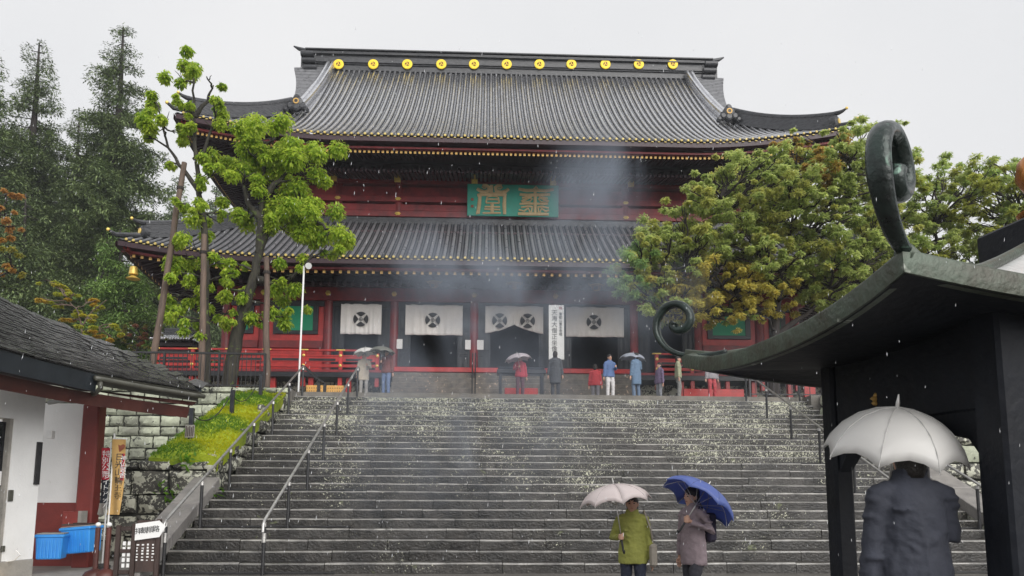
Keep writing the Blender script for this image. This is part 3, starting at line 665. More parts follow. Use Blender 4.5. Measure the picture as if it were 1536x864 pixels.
def hip(ro, front, UE, s0, s1, sg, hh, wd, endk=1.0):
    d = MB(); pts = [front(sg * (UE - s), s) + Vector((0, 0, 0)) for s in [s0 + (s1 - s0) * i / 12 for i in range(13)]]
    for zz, w_, h_ in ((hh * .4, wd, hh * .8), (hh * .86, wd * .8, .1), (hh * 1.0, wd * .9, .08)):
        for i in range(12): d.bar(pts[i] + Vector((0, 0, zz)), pts[i + 1] + Vector((0, 0, zz)), w_, h_)
    d.tube([p + Vector((0, 0, hh * 1.12)) for p in pts], .12, 8)
    dr = (pts[0] - pts[2]).normalized(); tip = pts[0] + Vector((0, 0, hh * 1.12))
    d.tube([tip, tip + dr * .2 + Vector((0, 0, .03)), tip + dr * .4 + Vector((0, 0, .1)), tip + dr * .6 + Vector((0, 0, .22))], [.13, .12, .09, .05], 8)
    c = pts[0] + Vector((0, 0, hh * .45)); d.lathe([(hh * .5, -.2), (hh * .5, .1), (hh * .3, .18)], 12, c, 0, (Vector((sg, -1, 0)).normalized()).to_track_quat('Z', 'Y').to_matrix())
    # lower nose tube running to the corner
    q = front(sg * UE, 0); d.tube([front(sg * (UE - s0), s0) + Vector((0, 0, .15)), q + Vector((0, 0, .16)), q + Vector((sg * .22, -.22, .30))], [.13, .12, .07], 8)
    h_ = d.build('hip_ridge', 'ridge', ro, True, ang=.6)
    MB().blob(q + Vector((sg * .24, -.24, .32)), (.09, .09, .09), 8).build('gold_tip', 'gold', ro); MB().blob(tip + dr * .62 + Vector((0, 0, .24)), (.08, .08, .08), 8).build('gold_tip', 'gold', ro)
    MB().lathe([(hh * .22, .16), (hh * .22, .22)], 12, c, 0, (Vector((sg, -1, 0)).normalized()).to_track_quat('Z', 'Y').to_matrix()).build('gold_ring', 'gold', ro)
for sg in (-1, 1): hip(ru, fu, UEu, .55, 4.6, sg, .75, .5)
# lower roof
VL, UEl = -4.0, 19.4; ZEl = hz_(391, VL) + .08; Sl = 5.5
rl_ = hz_(335, 1.5) - ZEl; bl = .016; al = (rl_ - bl * Sl * Sl) / Sl
profl = lambda s: al * s + bl * s * s
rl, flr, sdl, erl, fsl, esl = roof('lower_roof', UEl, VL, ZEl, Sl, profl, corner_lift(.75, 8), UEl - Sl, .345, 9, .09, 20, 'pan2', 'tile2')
erl(.42, -.54, -.40, 'red_eave_board', 'dred')
rafters(rl, UEl, VL, flr, sdl, 20, 0, .40, -.62, .50, .14, 'dgold', 'rafter', 'maroon', 1.6)
rafters(rl, UEl, VL, flr, sdl, 20, 0, .40, -.90, 1.7, .14, 'maroon', 'base_rafter', 'maroon', 2.2)
soffit(rl, flr, esl, fsl, .3, -.54, 4.0, .26, sdl, VL, 20, UEl)
for sg in (-1, 1): hip(rl, flr, UEl, .9, Sl - .1, sg, .72, .5)
MB().b2(-UEl + Sl - .2, UEl - Sl + .2, 1.2, 1.7, hz_(336, 1.5) - .25, hz_(331.5, 1.5)).build('roof_top_course', 'ridge', rl, bev=.03)
# ---- upper body
UB = 13.2; VB = 1.5
zb0, zb1 = hz_(337, VB), ZEu - .6
MB().b2(-UB, UB, VB + .1, VB + .35, zb0 - 1, zb1 + 1).build('upper_wall', 'dred', hall)
for sgn in (-1, 1): MB().b2(sgn * UB - .13, sgn * UB + .13, VB + .35, 14.5, zb0 - 1, zb1 + 1).build('upper_side_wall', 'dred', hall)
CU2 = [(508, 303), (598, 303), (711, 304), (833, 304), (937, 304), (1025, 304)]
cu = [hu(px, 304, VB).x for px, _ in CU2] + [-UB + .25, UB - .25]
c2 = MB().tube([(0, 0, 0), (0, 0, 1)], .24, 12).mesh('upper_column', 'dred', True, ang=.6)
for u in cu: piece('upper_column', c2, hall, (u, VB, zb0 - .2), (0, 0, 0), (1, 1, zb1 - zb0 + .2))
for (a, b, mt, dv, nm_) in ((330.5, 322, 'dred', .30, 'waist_beam'), (321, 311.5, 'dred', .2, 'wall_board'), (308.5, 300, 'dred', .30, 'waist_beam'), (299, 286, 'dred', .16, 'wall_board'), (282, 274, 'dred', .3, 'head_beam')):  # upper boards take the darker red as painted eave shade
    MB().b2(-UB - .1, UB + .1, VB - dv, VB + .12, hz_(a, VB), hz_(b, VB)).build(nm_, mt, hall, bev=.012)
for u in cu[:6]:
    for py in (304.5, 326.5): piece('gold_flower', fmesh, hall, (u, VB - .34, hz_(py, VB)), (0, 0, 0), (1.05, 1, .62))
gp = MB().box((0, 0, 0), (.34, .12, .5)).box((0, .2, 0), (.28, .3, .42), 1).mesh('gilded_beam_nose', ['gold', 'dred'], bev=.015)
for px in (502, 597, 712, 829, 945, 1036): piece('gilded_beam_nose', gp, hall, (hu(px, 270, VB - .7).x, VB - .95, hz_(270, VB - .95)))
# ---- bracket sets: three stepped tiers of blocks and arms
br = MB()
for t in range(3):
    yv = -.35 - .62 * t; zz = .55 * t
    br.box((0, yv / 2 + .1, zz + .12), (.26, abs(yv) + .5, .2)); br.box((0, yv, zz + .12), (1.3 + .1 * t, .2, .2))
    for x in (-.55, 0, .55): br.box((x, yv, zz + .34), (.30, .30, .2), taper=1.25)
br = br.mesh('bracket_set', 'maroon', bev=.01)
lo_z = ZB1 + .22
for zbase, v0, us_, sc in ((hz_(272, VB) - .02, VB, cu + [(cu[i] + cu[j]) / 2 for i, j in ((0, 1), (1, 2), (2, 3), (3, 4), (4, 5))] + [cu[2] + (cu[3] - cu[2]) * k for k in (.25, .75)] + [cu[1] + (cu[2] - cu[1]) * k for k in (.25, .75)] + [cu[3] + (cu[4] - cu[3]) * k for k in (.25, .75)], 1.25), (lo_z, 0, [s_ * u for u in COLU for s_ in (-1, 1)] + [0] + [s_ * q for s_ in (-1, 1) for q in (4.3, 8.2, 11.6)], .62)):
    for u in us_: piece('bracket_set', br, hall, (u, v0, zbase), (0, 0, 0), (1.1, sc, sc))
for k in range(3):
    MB().b2(-UB - .5 - .5 * k, UB + .5 + .5 * k, VB - .52 - .775 * k, VB - .32 - .775 * k, hz_(272, VB) + .5 + .69 * k, hz_(272, VB) + .72 + .69 * k).build('purlin_beam', 'maroon', hall, bev=.012)
# ------------------------------------------------------------------ things hung on the hall
def hw(u, v, z): return HM @ Vector((u, v, z))
def put(name, label, cat, u, v, z, group=None): return thing(name, label, cat, hw(u, v, z), HR, group)
crest = MB()
for k in range(4):
    a0 = k * pi / 2 + pi / 4 + .12 - pi / 2; P = []
    arc = [(.40 * cos(a0 + t * (pi / 2 - .24) / 8), .40 * sin(a0 + t * (pi / 2 - .24) / 8)) for t in range(9)]
    b = a0 + (pi / 2 - .24) / 2; inner = [(.13 * cos(b + .5) + .05 * cos(b), .13 * sin(b + .5) + .05 * sin(b)), (.13 * cos(b), .13 * sin(b)), (.13 * cos(b - .5) + .05 * cos(b), .13 * sin(b - .5) + .05 * sin(b))]
    pl = arc + inner; crest.add([(x, 0, z) for x, z in pl], [tuple(range(len(pl)))])
for r0, r1 in ((.07, .10), (.0, .04)):
    n = 16; crest.add([(r * cos(2 * pi * i / n), 0, r * sin(2 * pi * i / n)) for i in range(n) for r in (r0, r1)], [(2 * i, 2 * i + 1, (2 * i + 3) % (2 * n), (2 * i + 2) % (2 * n)) for i in range(n)])
crest_me = crest.mesh('round_crest', 'ink')
def curtain(pxs, ztop, bot, label, crests, sag=None):
    u0, u1 = hu(pxs[0], 480, -.2).x, hu(pxs[1], 480, -.2).x; c = (u0 + u1) / 2
    t = put('door_curtain', label, 'curtain', c, -.2, bot, 'white crested curtains in the hall doorways'); w_ = u1 - u0; n = 60; rows = 14; P = []
    def y_(a, b): return .05 * sin(a * 23 + 2 * sin(a * 5)) * (.25 + .75 * b) + .025 * sin(a * 57 + 1.3) * b
    for j in range(rows + 1):
        b = j / rows; row = []
        for i in range(n + 1):
            a = i / n; zb_ = 0 if not sag else sag(a)
            row.append((-w_ / 2 + w_ * a, y_(a, b), (ztop - bot) * (1 - b) + zb_ * b))
        P.append(row)
    o = MB().grid(P[::-1]).build('cloth', 'cloth', t, True)
    sl = o.modifiers.new('cloth', 'SOLIDIFY'); sl.thickness = .012
    MB().tube([(-w_ / 2 - .06, .03, ztop - bot), (w_ / 2 + .06, .03, ztop - bot)], .03, 8).build('curtain_rod', 'iron', t)
    for px, py in crests:
        cc = hu(px, py, -.3); piece('round_crest', crest_me, t, (cc.x - c, -.085, hz_(py, -.3) - bot))
    return t
zt_, zbt = hz_(459, -.2), hz_(504, -.2)
tx = curtain((511, 572), zt_, zbt, 'leftmost white doorway curtain, the narrowest, with one black round crest', [(541, 481.5)])
curtain((608, 694), zt_, zbt, 'white curtain with one black round crest in the second doorway from the left', [(649, 481.5)])
sg_ = lambda a: (hz_(487, -.2) - hz_(500, -.2)) * max(0, (1 - abs(a - .5) * 2)) ** 1.6
tc = curtain((728, 815), zt_, hz_(500, -.2), 'white parted curtain with two black round crests drawn up in the middle doorway', [(749.5, 481), (791.5, 481)], sg_)
MB().tube([(0, -.07, .95), (0, -.07, .50)], [.02, .035], 6).build('tassel', 'cloth', tc)
curtain((849, 936), zt_, zbt, 'white curtain with one black round crest right of the tall white signboard', [(891, 481.5)])
# hanging gilt bowls
def bowl(px, py, label):
    v = -1.6; p = hu(px, py, v); t = put('hanging_bowl_lantern', label, 'lantern', p.x, v, hz_(py, v), 'gilt bowl lanterns hung under the lower eaves')
    R_b = .30; MB().lathe([(.05, -.20), (.16, -.17), (.25, -.07), (R_b, .08), (R_b - .02, .08), (.2, -.03)], 20, (0, 0, 0)).build('bowl', 'dgold', t, True, ang=.7)
    MB().lathe([(R_b + .06, .08), (R_b + .06, .105), (R_b - .03, .11)], 20).build('rim', 'gold', t)
    for sg in (-1, 1): MB().tube([(sg * .3, 0, .09), (sg * .40, 0, .13), (sg * .42, 0, .2)], [.03, .025, .015], 6).build('handle', 'dgold', t)
    MB().tube([(0, 0, .1), (0, 0, 1.0)], .015, 6).build('chain', 'iron', t)
bowl(651, 428, 'gilt bowl lantern hanging above the single-crest curtain left of the middle doorway')
bowl(772, 428, 'gilt bowl lantern hanging above the parted curtain of the middle doorway')
bowl(895, 429, 'gilt bowl lantern hanging right of the white signboard beside the big cherry tree')
# corner wind bell
p = flr(-(UEl - .9), 0); bz = hz_(412, VL)
pb = at(200, 412, 36.2); t = thing('wind_bell', 'golden wind bell hanging below the left corner of the lower roof', 'bell', pb, 0)
MB().lathe([(.10, .42), (.17, .38), (.19, .2), (.22, .02), (.20, .0)], 14).build('bell_body', 'gold', t, True, ang=.8)
MB().lathe([(.06, -.02), (.20, -.13), (.33, -.2), (.31, -.23), (.05, -.2)], 14).build('bell_skirt', 'gold', t, True, ang=.8)
MB().tube([(0, 0, .4), (0, 0, 1.3)], .018, 6).build('bell_hook', 'iron', t)
# name board with two raised characters, traced as strokes
c0, c1 = hu(701, 301, VB - .6), hu(837.5, 301, VB - .6)
zb_, zt2 = hz_(324.5, VB - .6), hz_(278, VB - .75)
t = put('name_board', 'teal framed name board with two large tan characters under the upper eaves', 'signboard', (c0.x + c1.x) / 2, VB - .62, zb_)
W2, H2 = c1.x - c0.x, zt2 - zb_
tb = MB().hexa([(-W2 / 2, 0, 0), (W2 / 2, 0, 0), (W2 / 2, .12, 0), (-W2 / 2, .12, 0), (-W2 / 2, -.22, H2), (W2 / 2, -.22, H2), (W2 / 2, -.10, H2), (-W2 / 2, -.10, H2)]).build('board', 'teal', t, bev=.015)
def onb(px, py):   # pixel of the enlarged crop (180..1355, 320..720) to board plane
    a = (px - 182) / (1350 - 182); b = (720 - py) / (720 - 322); return Vector((-W2 / 2 + W2 * a, -.22 * b - .03, H2 * b))
def strokes(lst, w, mat, nm):
    mb = MB()
    for k, s in enumerate(lst):
        wd = w
        if isinstance(s[0], (int, float)): wd = s[0] * k_; s = s[1:]
        pts = [onb(*q) for q in s]; mb.tube(pts, [(wd * (.85 if i in (0, len(pts) - 1) else 1), .035 + .002 * (k % 5)) for i in range(len(pts))], 8, up=(0, 1, 0))
    return mb.build(nm, mat, t, True, ang=.8)
M['chartan'] = pm('tan_gilt_character', (.52, .40, .22), (.42, .30, .15), 4, .55, rvar=0)
k_ = W2 / 1168
strokes([[(490, 335), (490, 445)], [(305, 385), (345, 410), (400, 425), (450, 405), (455, 365), (425, 345), (385, 345), (372, 365), (395, 380), (420, 372)],
         [(710, 380), (670, 410), (610, 428), (550, 410), (540, 365), (565, 345), (610, 345), (625, 365), (600, 385), (570, 378)],
         [(310, 470), (360, 455), (500, 450), (640, 452), (680, 440)], [(345, 460), (335, 580), (320, 690), (295, 690)], [(660, 450), (655, 580), (660, 700)],
         [13, (435, 485), (420, 560)], [13, (575, 485), (590, 560)], [13, (440, 482), (505, 470), (570, 482)], [15, (425, 515), (585, 515)], [13, (420, 562), (590, 562)],
         [15, (405, 610), (600, 610)], [(500, 560), (500, 675)], [15, (380, 690), (610, 685)], [13, (400, 640), (600, 645)]], 24 * k_, 'chartan', 'character')
t_ch = [[(835, 378), (930, 395), (1060, 390), (1180, 395), (1285, 375)], [14, (1020, 385), (1060, 345), (1100, 385), (1060, 410), (1020, 385)], [(1048, 410), (1048, 560), (1050, 680)],
        [(850, 445), (950, 455), (1060, 450), (1240, 440)], [14, (880, 490), (960, 480), (1010, 500), (980, 535), (920, 545), (880, 540)], [14, (1210, 490), (1140, 480), (1090, 500), (1120, 535), (1180, 545), (1215, 535)],
        [16, (850, 565), (960, 560), (1060, 560), (1215, 562)], [15, (870, 530), (930, 510), (1000, 470)], [15, (1225, 525), (1160, 508), (1100, 470)],
        [15, (870, 610), (960, 595), (1020, 600)], [15, (1225, 612), (1140, 595), (1080, 600)], [14, (900, 660), (960, 620), (985, 670)], [14, (1200, 660), (1130, 620), (1110, 670)],
        [(830, 690), (950, 690), (1060, 688), (1225, 690)], [14, (840, 640), (900, 655)], [14, (1230, 640), (1170, 655)], [13, (1010, 600), (1000, 680)], [13, (1085, 600), (1095, 680)]]
for s in (0,): strokes([[x * 1.0 if isinstance(x, (int, float)) else x for x in s_] for s_ in t_ch], 22 * k_, 'chartan', 'character')
seal = MB().box((0, 0, 0), (.15, .03, .15)).mesh('red_seal', 'rust', bev=.02)
for py in (520, 605): piece('red_seal', seal, t, onb(246, py), (0, 0, .0), (1, 1, 1))
# fix stroke widths given in crop pixels
# tall white signboard before the hall
v = -3.2; s0, s1 = hu(823, 490, v), hu(846, 490, v); zt3 = hz_(457, v); wS = s1.x - s0.x
t = put('standing_signboard', 'tall narrow white signboard lettered in black in front of the hall doors', 'signboard', (s0.x + s1.x) / 2, v, TZ + 1.2)
hS = zt3 - TZ - 1.2; z_lo = hS - 2.75
MB().b2(-wS / 2, wS / 2, -.05, .05, z_lo, hS).build('board', 'paint', t, bev=.01)
for sg in (-1, 1): MB().b2(sg * wS * .35 - .04, sg * wS * .35 + .04, .052, .12, -1.2, hS - .3).build('post', 'woodb', t)
put_glyphs('天海大僧正坐像', .30, 'ink', t, (-.10, -.058, hS - 1.32), vertical=True, spacing=1.02)
put_glyphs('東叡山寛永寺蔵', .17, 'ink', t, (.21, -.058, hS - .98), vertical=True, spacing=1.0)
put_glyphs('特', .17, 'redcloth', t, (.21, -.058, hS - .17))
# lamp pole with floodlight
pb = at(447.5, 590, 26.0); t = thing('floodlight_pole', 'slim white pole with a grey floodlight on top by the stair railing', 'lamp post', (pb[0], 26.0, TZ)); ht = at(449.5, 399, 26)[2] - TZ
MB().tube([(0, 0, 0), (.02, 0, ht)], .032, 10).build('pole', 'paint', t, True, ang=.6)
MB().tube([(.0, 0, ht - .05), (.08, -.02, ht + .02), (.16, -.05, ht)], .025, 6).build('bracket', 'steel', t)
MB().lathe([(.05, -.14), (.10, -.06), (.125, .08), (.12, .1), (.10, .05)], 12, (.22, -.1, ht - .01), 0, Matrix.Rotation(R_(115), 3, 'X')).build('floodlight', 'gutter', t, True, ang=.7)
MB().lathe([(.115, .0), (.115, .01)], 12, (.22, -.19, ht - .05), 0, Matrix.Rotation(R_(115), 3, 'X')).build('lamp_glass', 'paint', t)
# ------------------------------------------------------------------ stair handrails
def handrail(X, n0, n1, label, topn=None):
    t = thing('stair_handrail', label, 'handrail', (X, step_y(n0), step_z(n0)), 0, 'metal handrails up the stone stairs')
    P = []; ns = list(range(n0, n1 + 1, 4)); pm_ = MB().tube([(0, 0, -.03), (0, 0, .98)], .036, 8).mesh('post', 'iron', True, ang=.6)
    cap = MB().tube([(0, 0, .92), (0, 0, 1.0)], .042, 8).mesh('collar', 'steel', True, ang=.6)
    for n in ns:
        y, z = (n - n0) * TR + .15, (n - n0) * RI
        o = piece('post', pm_, t, (0, y, z)); piece('collar', cap, t, (0, y, z)); P.append(Vector((0, y, z + 1.02)))
    if n0 < 0: MB().tube([(0, .15, .62), (0, .15, .8)], .044, 8).build('joint_sleeve', 'steel', t)
    a, b = P[0], P[-1]; d = (b - a).normalized()
    MB().tube([a + Vector((0, -.10, -.20)), a + Vector((0, -.09, -.06)), a + Vector((0, -.02, .02)), a + d * .2 + Vector((0, 0, .03)), b + Vector((0, 0, .03)), b + Vector((0, .25, .02)), b + Vector((0, .33, -.06))], .030, 10).build('rail', 'steel', t, True, ang=.8)
    return t
handrail(-5.86, -1, 23, 'outer left stair handrail beside the mossy slope, steel rail on black posts')
handrail(-4.0, -1, 23, 'inner left stair handrail standing free on the steps, steel rail on black posts')
handrail(9.62, -1, 23, 'inner right stair handrail passing behind the left dark bronze post')
handrail(11.55, -1, 23, 'outer right stair handrail seen between the dark bronze posts')
for X, sg in ((-5.86, 1), (9.62, 1)):
    for n in (-1, 3, 7, 11, 15, 19):
        xa_, xb_ = (X, X + 3.2) if X < 0 else (X - 1.0, X + 2.0)
        setp(MB().b2(xa_, xb_, step_y(n) + .26, step_y(n) + .30, max(.0, step_z(n)) + .01, max(.0, step_z(n)) + .05).build('floor_pipe', 'iron', bev=.008), 'black pipe on a stair tread at the %s post of the %s handrail' % (('first', 'second', 'third', 'fourth', 'fifth', 'sixth')[(n + 1) // 4], 'outer left' if X < 0 else 'inner right'), 'pipe', 'pipes lying along the stair treads')
# handrails of the hall's own steps: black, seen end on
def short_rail(px, y0, z0, lab, k=1.0):
    x = at(px, 575, y0)[0]; t = thing('step_handrail', lab, 'handrail', (x, y0, TZ)); 
    for dx in (-.07, .07): MB().tube([(dx, 0, 0), (dx, 0, z0)], .03, 8).build('post', 'iron', t); MB().tube([(dx, 0, z0), (dx, 2.2, z0 + 1.6)], .03, 8).build('rail', 'iron', t); MB().tube([(dx, 2.2, 0.8), (dx, 2.2, z0 + 1.6)], .03, 8).build('post', 'iron', t)
short_rail(710.5, 33.6, 1.75, 'thin black double handrail in the middle of the steps to the hall door')
# black sloping rail left of the top of stairs
pa, pb, pc = at(454, 548, 26.3), at(478, 570, 25.9), at(487, 574, 25.9)
t = thing('sloping_gate_rail', 'black sloping hand rail board on short posts at the left top of the stairs', 'handrail', (pb[0], 25.95, TZ))
b0 = Vector((pb[0], 25.95, TZ))
MB().bar(Vector(pa) - b0, Vector(pb) - b0, .16, .05).build('rail_board', 'iron', t, bev=.01); MB().bar(Vector(pb) - b0, Vector(pc) - b0, .12, .05).build('rail_end', 'iron', t)
for q in (pb, pc): MB().b2(q[0] - b0.x - .05, q[0] - b0.x + .05, -.05, .05, 0, q[2] - TZ).build('post', 'iron', t)
# yellow boards, black trough, red benches on the terrace
def tb(px0, px1, py0, py1, Y): a, b = at(px0, py1, Y), at(px1, py0, Y); return a[0], b[0], a[2], b[2]
x0, x1, z0, z1 = tb(459, 516, 578.5, 590, 27.5); t = thing('yellow_board', 'yellow wooden board with small dark marks standing low at the left top of the stairs', 'board', ((x0 + x1) / 2, 27.5, TZ))
MB().b2(-(x1 - x0) / 2, (x1 - x0) / 2, -.03, .03, .1, z1 - TZ).build('panel', 'yellow', t, bev=.01)
for sg in (-1, 1): MB().b2(sg * .55 - .03, sg * .55 + .03, .031, .08, 0, z1 - TZ - .05).build('leg', 'woodb', t)
r = random.Random(5)
for i in range(16): 
    for k in range(2): MB().b2(-.66 + i * .085, -.64 + i * .085, -.034, -.031, z1 - TZ - .13 - k * .11, z1 - TZ - .08 - k * .11).build('mark', 'woodb', t)
def blackbox(px0, px1, Y, lab, zA, zB):
    x0, x1, _, _ = tb(px0, px1, 560, 590, Y); t = thing('offering_table', lab, 'table', ((x0 + x1) / 2, Y, TZ)); h_ = (x1 - x0) / 2
    MB().b2(-h_, h_, -.35, .35, zA - .16, zA).build('table_top', 'black', t, bev=.02); MB().b2(-h_ + .05, h_ - .05, -.3, .3, zA + .003, zA + .10).build('tray', 'navy', t, bev=.02)
    MB().b2(-h_ + .1, h_ - .1, -.28, -.22, zA - .24, zA - .163).build('apron', 'black', t)
    for sx in (-1, 1):
        for sy in (-1, 1): MB().b2(sx * (h_ - .14) - .05, sx * (h_ - .14) + .05, sy * .28 - .05, sy * .28 + .05, 0, zA - .163).build('leg', 'black', t)
    MB().b2(-h_ + .3, h_ - .3, -.2, .2, 0, zB).build('base_board', 'red', t, bev=.01)
zq = at(770, 556, 28.2)[2] - TZ
blackbox(745, 818, 28.2, 'black lacquered offering table with a red base at the top of the stairs', zq, at(770, 583, 28.2)[2] - TZ)
# fences on the terrace edge -------------------------------------------------
def bar_fence(x0, x1, Y, label, h, zb=0, sp=.15, rz=0):
    t = thing('bar_fence', label, 'fence', (x0, Y, TZ), rz); Ln = x1 - x0
    MB().b2(0, Ln, -.03, .03, h - .05, h + .02).build('top_rail', 'iron', t, bev=.008); MB().b2(0, Ln, -.02, .02, .10, .14).build('bottom_rail', 'iron', t)
    bm_ = MB().b2(-.011, .011, -.011, .011, .14, h - .05).mesh('bar', 'iron'); pm2 = MB().b2(-.035, .035, -.035, .035, -.05, h - .002).mesh('post', 'iron')
    k = int(Ln / sp)
    for i in range(k + 1):
        x = i * Ln / k
        piece('post' if i % 12 == 0 or i == k else 'bar', pm2 if i % 12 == 0 or i == k else bm_, t, (x, 0, 0))
    return t
xf0, xf1 = at(80, 530, 25.2)[0], at(398, 530, 25.2)[0]; hf = at(300, 529, 25.2)[2] - TZ
bar_fence(xf0, xf1, 25.2, 'black metal bar fence on top of the left retaining wall', hf)
bar_fence(at(1108, 570, 25.9)[0] + .4, at(1240, 570, 25.9)[0] + 4, 25.9, 'black metal bar fence at the right top of the stairs', 1.25, sp=.22)
# red boards seen at the right top of the stairs
for px0, px1, py0, py1, lab in ((1026, 1116, 584, 596, 'long low red board at the right top of the stairs'), (1207, 1222, 556, 590, 'upright red board behind the bar fence at the right top of the stairs')):
    x0, x1, z0, z1 = tb(px0, px1, py0, py1, 28.0); setp(MB().b2(x0, x1, 28.0, 28.12, TZ - .02, z1).build('red_board', 'red', bev=.01), lab, 'board')
# rope posts on the moss, one with a lettered notice
ppos = []
for px, py0, py1, Y, lab in ((285, 612, 670, 19.6, 'black rope post carrying a small notice on the mossy slope'), (347, 585, 632, 22.0, 'plain black rope post in the middle of the mossy slope'), (390, 562, 606, 24.2, 'black rope post at the top of the mossy slope by the fence')):
    a, b = at(px, py1, Y), at(px, py0, Y); t = thing('rope_post', lab, 'post', a, 0, 'black rope posts on the mossy slope'); hgt = b[2] - a[2]
    MB().b2(-.055, .055, -.055, .055, -.25, hgt).build('shaft', 'black', t, bev=.01); ppos.append(Vector(b) - Vector((0, 0, .12)))
    if px == 285:
        sb_ = MB().b2(-.12, .12, -.085, -.06, hgt - .78, hgt - .45).build('notice', 'conc', t, bev=.006)
        for k in range(5): MB().b2(-.10 + k * .043, -.075 + k * .043, -.089, -.086, hgt - .75, hgt - .48 - .03 * (k % 2)).build('text_column', 'woodb', t)
for i in range(2):
    a, b = ppos[i], ppos[i + 1]; pts = [a.lerp(b, k / 10) + Vector((0, 0, -.45 * 4 * (k / 10) * (1 - k / 10))) for k in range(11)]
    setp(MB().tube(pts, .016, 6).build('barrier_rope', 'iron'), ('thin dark rope slung between the two lower posts on the moss', 'thin dark rope slung between the two upper posts on the moss')[i], 'rope')
# small shrine behind, at the left
p0 = at(270, 512, 46); t = thing('small_shrine', 'small dark shrine with a grey tiled roof seen past the tree trunks', 'shrine', (p0[0], 46, TZ)); x0, x1, _, _ = tb(236, 306, 512, 520, 46); zA, zB, zC = at(270, 517, 46)[2] - TZ, at(270, 501, 46)[2] - TZ, at(270, 526, 46)[2] - TZ; h_ = (x1 - x0) / 2
MB().hexa([(-h_, -1.5, zA), (h_, -1.5, zA), (h_, 1.8, zA), (-h_, 1.8, zA), (-h_ * .62, 0, zB), (h_ * .62, 0, zB), (h_ * .62, .4, zB), (-h_ * .62, .4, zB)]).build('roof', 'pan', t)
tm = MB().tube([(0, -1.52, zA + .06), (0, -.7, (zA + zB) / 2 + .03), (0, 0, zB + .05)], .07, 6).mesh('roof_roll', 'tile', True)
for i in range(15):
    x = -h_ * .9 + i * h_ * 1.8 / 14; o = piece('roof_roll', tm, t, (x * .9, 0, 0))
MB().b2(-h_ * .7, h_ * .7, -.1, .5, zB, zB + .35).build('roof_ridge', 'ridge', t, bev=.05)
MB().b2(-h_ * .8, h_ * .8, -1.0, 1.4, zC + .1, zA - .03).build('eave_brackets', 'maroon', t); MB().b2(-h_ * .65, h_ * .65, -.7, 1.1, 0, zC + .1).build('body', 'maroon', t)
# ------------------------------------------------------------------ trees
def clump_leaves(C, Rr, n, size, c1, c2, droop=.6, flat=1.0, shell=.55, ups=1):
    """leaves through an ellipsoidal clump; returns arrays"""
    d = rdir(n); rad = (shell + (1 - shell) * rng.random((n, 1))) ** .9
    P = np.array(C) + d * rad * np.array(Rr)
    D = d * [1, 1, .45] + [0, 0, -droop] + rng.normal(0, .35, (n, 3))
    Nn = d * .5 + [0, 0, ups] + rng.normal(0, .35, (n, 3))
    k = np.clip(rng.random((n, 1)) * .75 + .25 * rng.random(), 0, 1)
    cols = np.array(c1) * (1 - k) + np.array(c2) * k
    return P, D, Nn, size * rng.uniform(.7, 1.25, n), np.clip(cols * rng.uniform(.8, 1.2, (n, 1)), 0, 1)
def cat_(L): return [np.concatenate([l[i] for l in L]) for i in range(5)]
def tree_thing(name, label, base, group=None): return thing(name, label, 'tree', base, 0, group)
def V3(a): return Vector([float(x) for x in a])
def limb(mb, a, b, r0, r1, k=5, jit=.06, sag=0):
    a, b = V3(a), V3(b); Ln = (b - a).length; pts = []
    for i in range(k + 1):
        t = i / k; p = a.lerp(b, t); q = jit * Ln * sin(pi * t)
        pts.append(p + Vector((random.uniform(-q, q), random.uniform(-q, q), random.uniform(-q, q) + sag * sin(pi * t))))
    mb.tube(pts, [r0 + (r1 - r0) * i / k for i in range(k + 1)], 7)
def px_tree(name, label, base_px, Y, trunk, clumps, leaf, dens, c1, c2, trad, flat=.85, colf=None, droop=.6, bark='bark', extra=None, group=None, squash=1, dz=.8, basez=TZ, grow=1.22, ups=1, sr=(.22, .48)):
    b = at(*base_px, Y); base = (b[0], Y, basez); t = tree_thing(name, label, base, group)
    m = F / Y; mb = MB(); paths = []
    for tr in trunk:
        pts = [at(q[0], q[1], Y + (q[2] if len(q) > 2 else 0)) for q in tr]
        if tr is trunk[0]: pts[0][2] = basez - .1
        pp = []
        for i in range(len(pts) - 1):
            for k in range(4):
                p = pts[i] + (pts[i + 1] - pts[i]) * k / 4; pp.append(V3(p) + Vector([random.uniform(-.04, .04) for _ in range(3)]) * (0 if i == 0 and k == 0 else 1))
        pp.append(V3(pts[-1])); r0 = trad * (1 if tr is trunk[0] else .55)
        mb.tube(pp, [max(.025, r0 * (1 - .82 * (i / (len(pp) - 1)) ** .9)) for i in range(len(pp))], 10); paths += pp
    Lv = []
    for q in clumps:
        px, py, rp = q[:3]; y = Y + (q[3] if len(q) > 3 else random.uniform(-dz, dz)); c = at(px, py, y); rm = rp / F * y * grow
        best = min(paths, key=lambda p: (p - V3(c)).length + max(0, p.z - c[2]) * 1.2)
        limb(mb, best, c, max(.03, trad * .22), .02, 5, .06)
        for _ in range(3): limb(mb, V3(c) * .6 + best * .4 if False else best.lerp(V3(c), .7), V3(c) + Vector([random.uniform(-1, 1) * rm * .8, random.uniform(-1, 1) * rm * .8, random.uniform(-.6, .7) * rm * flat]), .025, .008, 3)
        a1, a2 = (c1, c2) if colf is None else colf(px, py)
        sub = max(3, int(rp / 4.2))
        for _ in range(sub):
            cc = np.array(c) + rng.normal(0, .62, 3) * rm * np.array([1, 1, flat]); r2 = rm * rng.uniform(*sr)
            Lv.append(clump_leaves(cc, (r2, r2, r2 * flat), int(dens * rp * rp / sub), leaf, a1, a2, droop, shell=.2, ups=ups))
    mb.build('trunk', bark, t, True, space='world', ang=1.2)
    o = link('crown', leaf_mesh('crown', *cat_(Lv), 'leaf'), t, 'world'); return t
G1, G2 = (.20, .37, .03), (.66, .76, .10)
Yt = 26.6
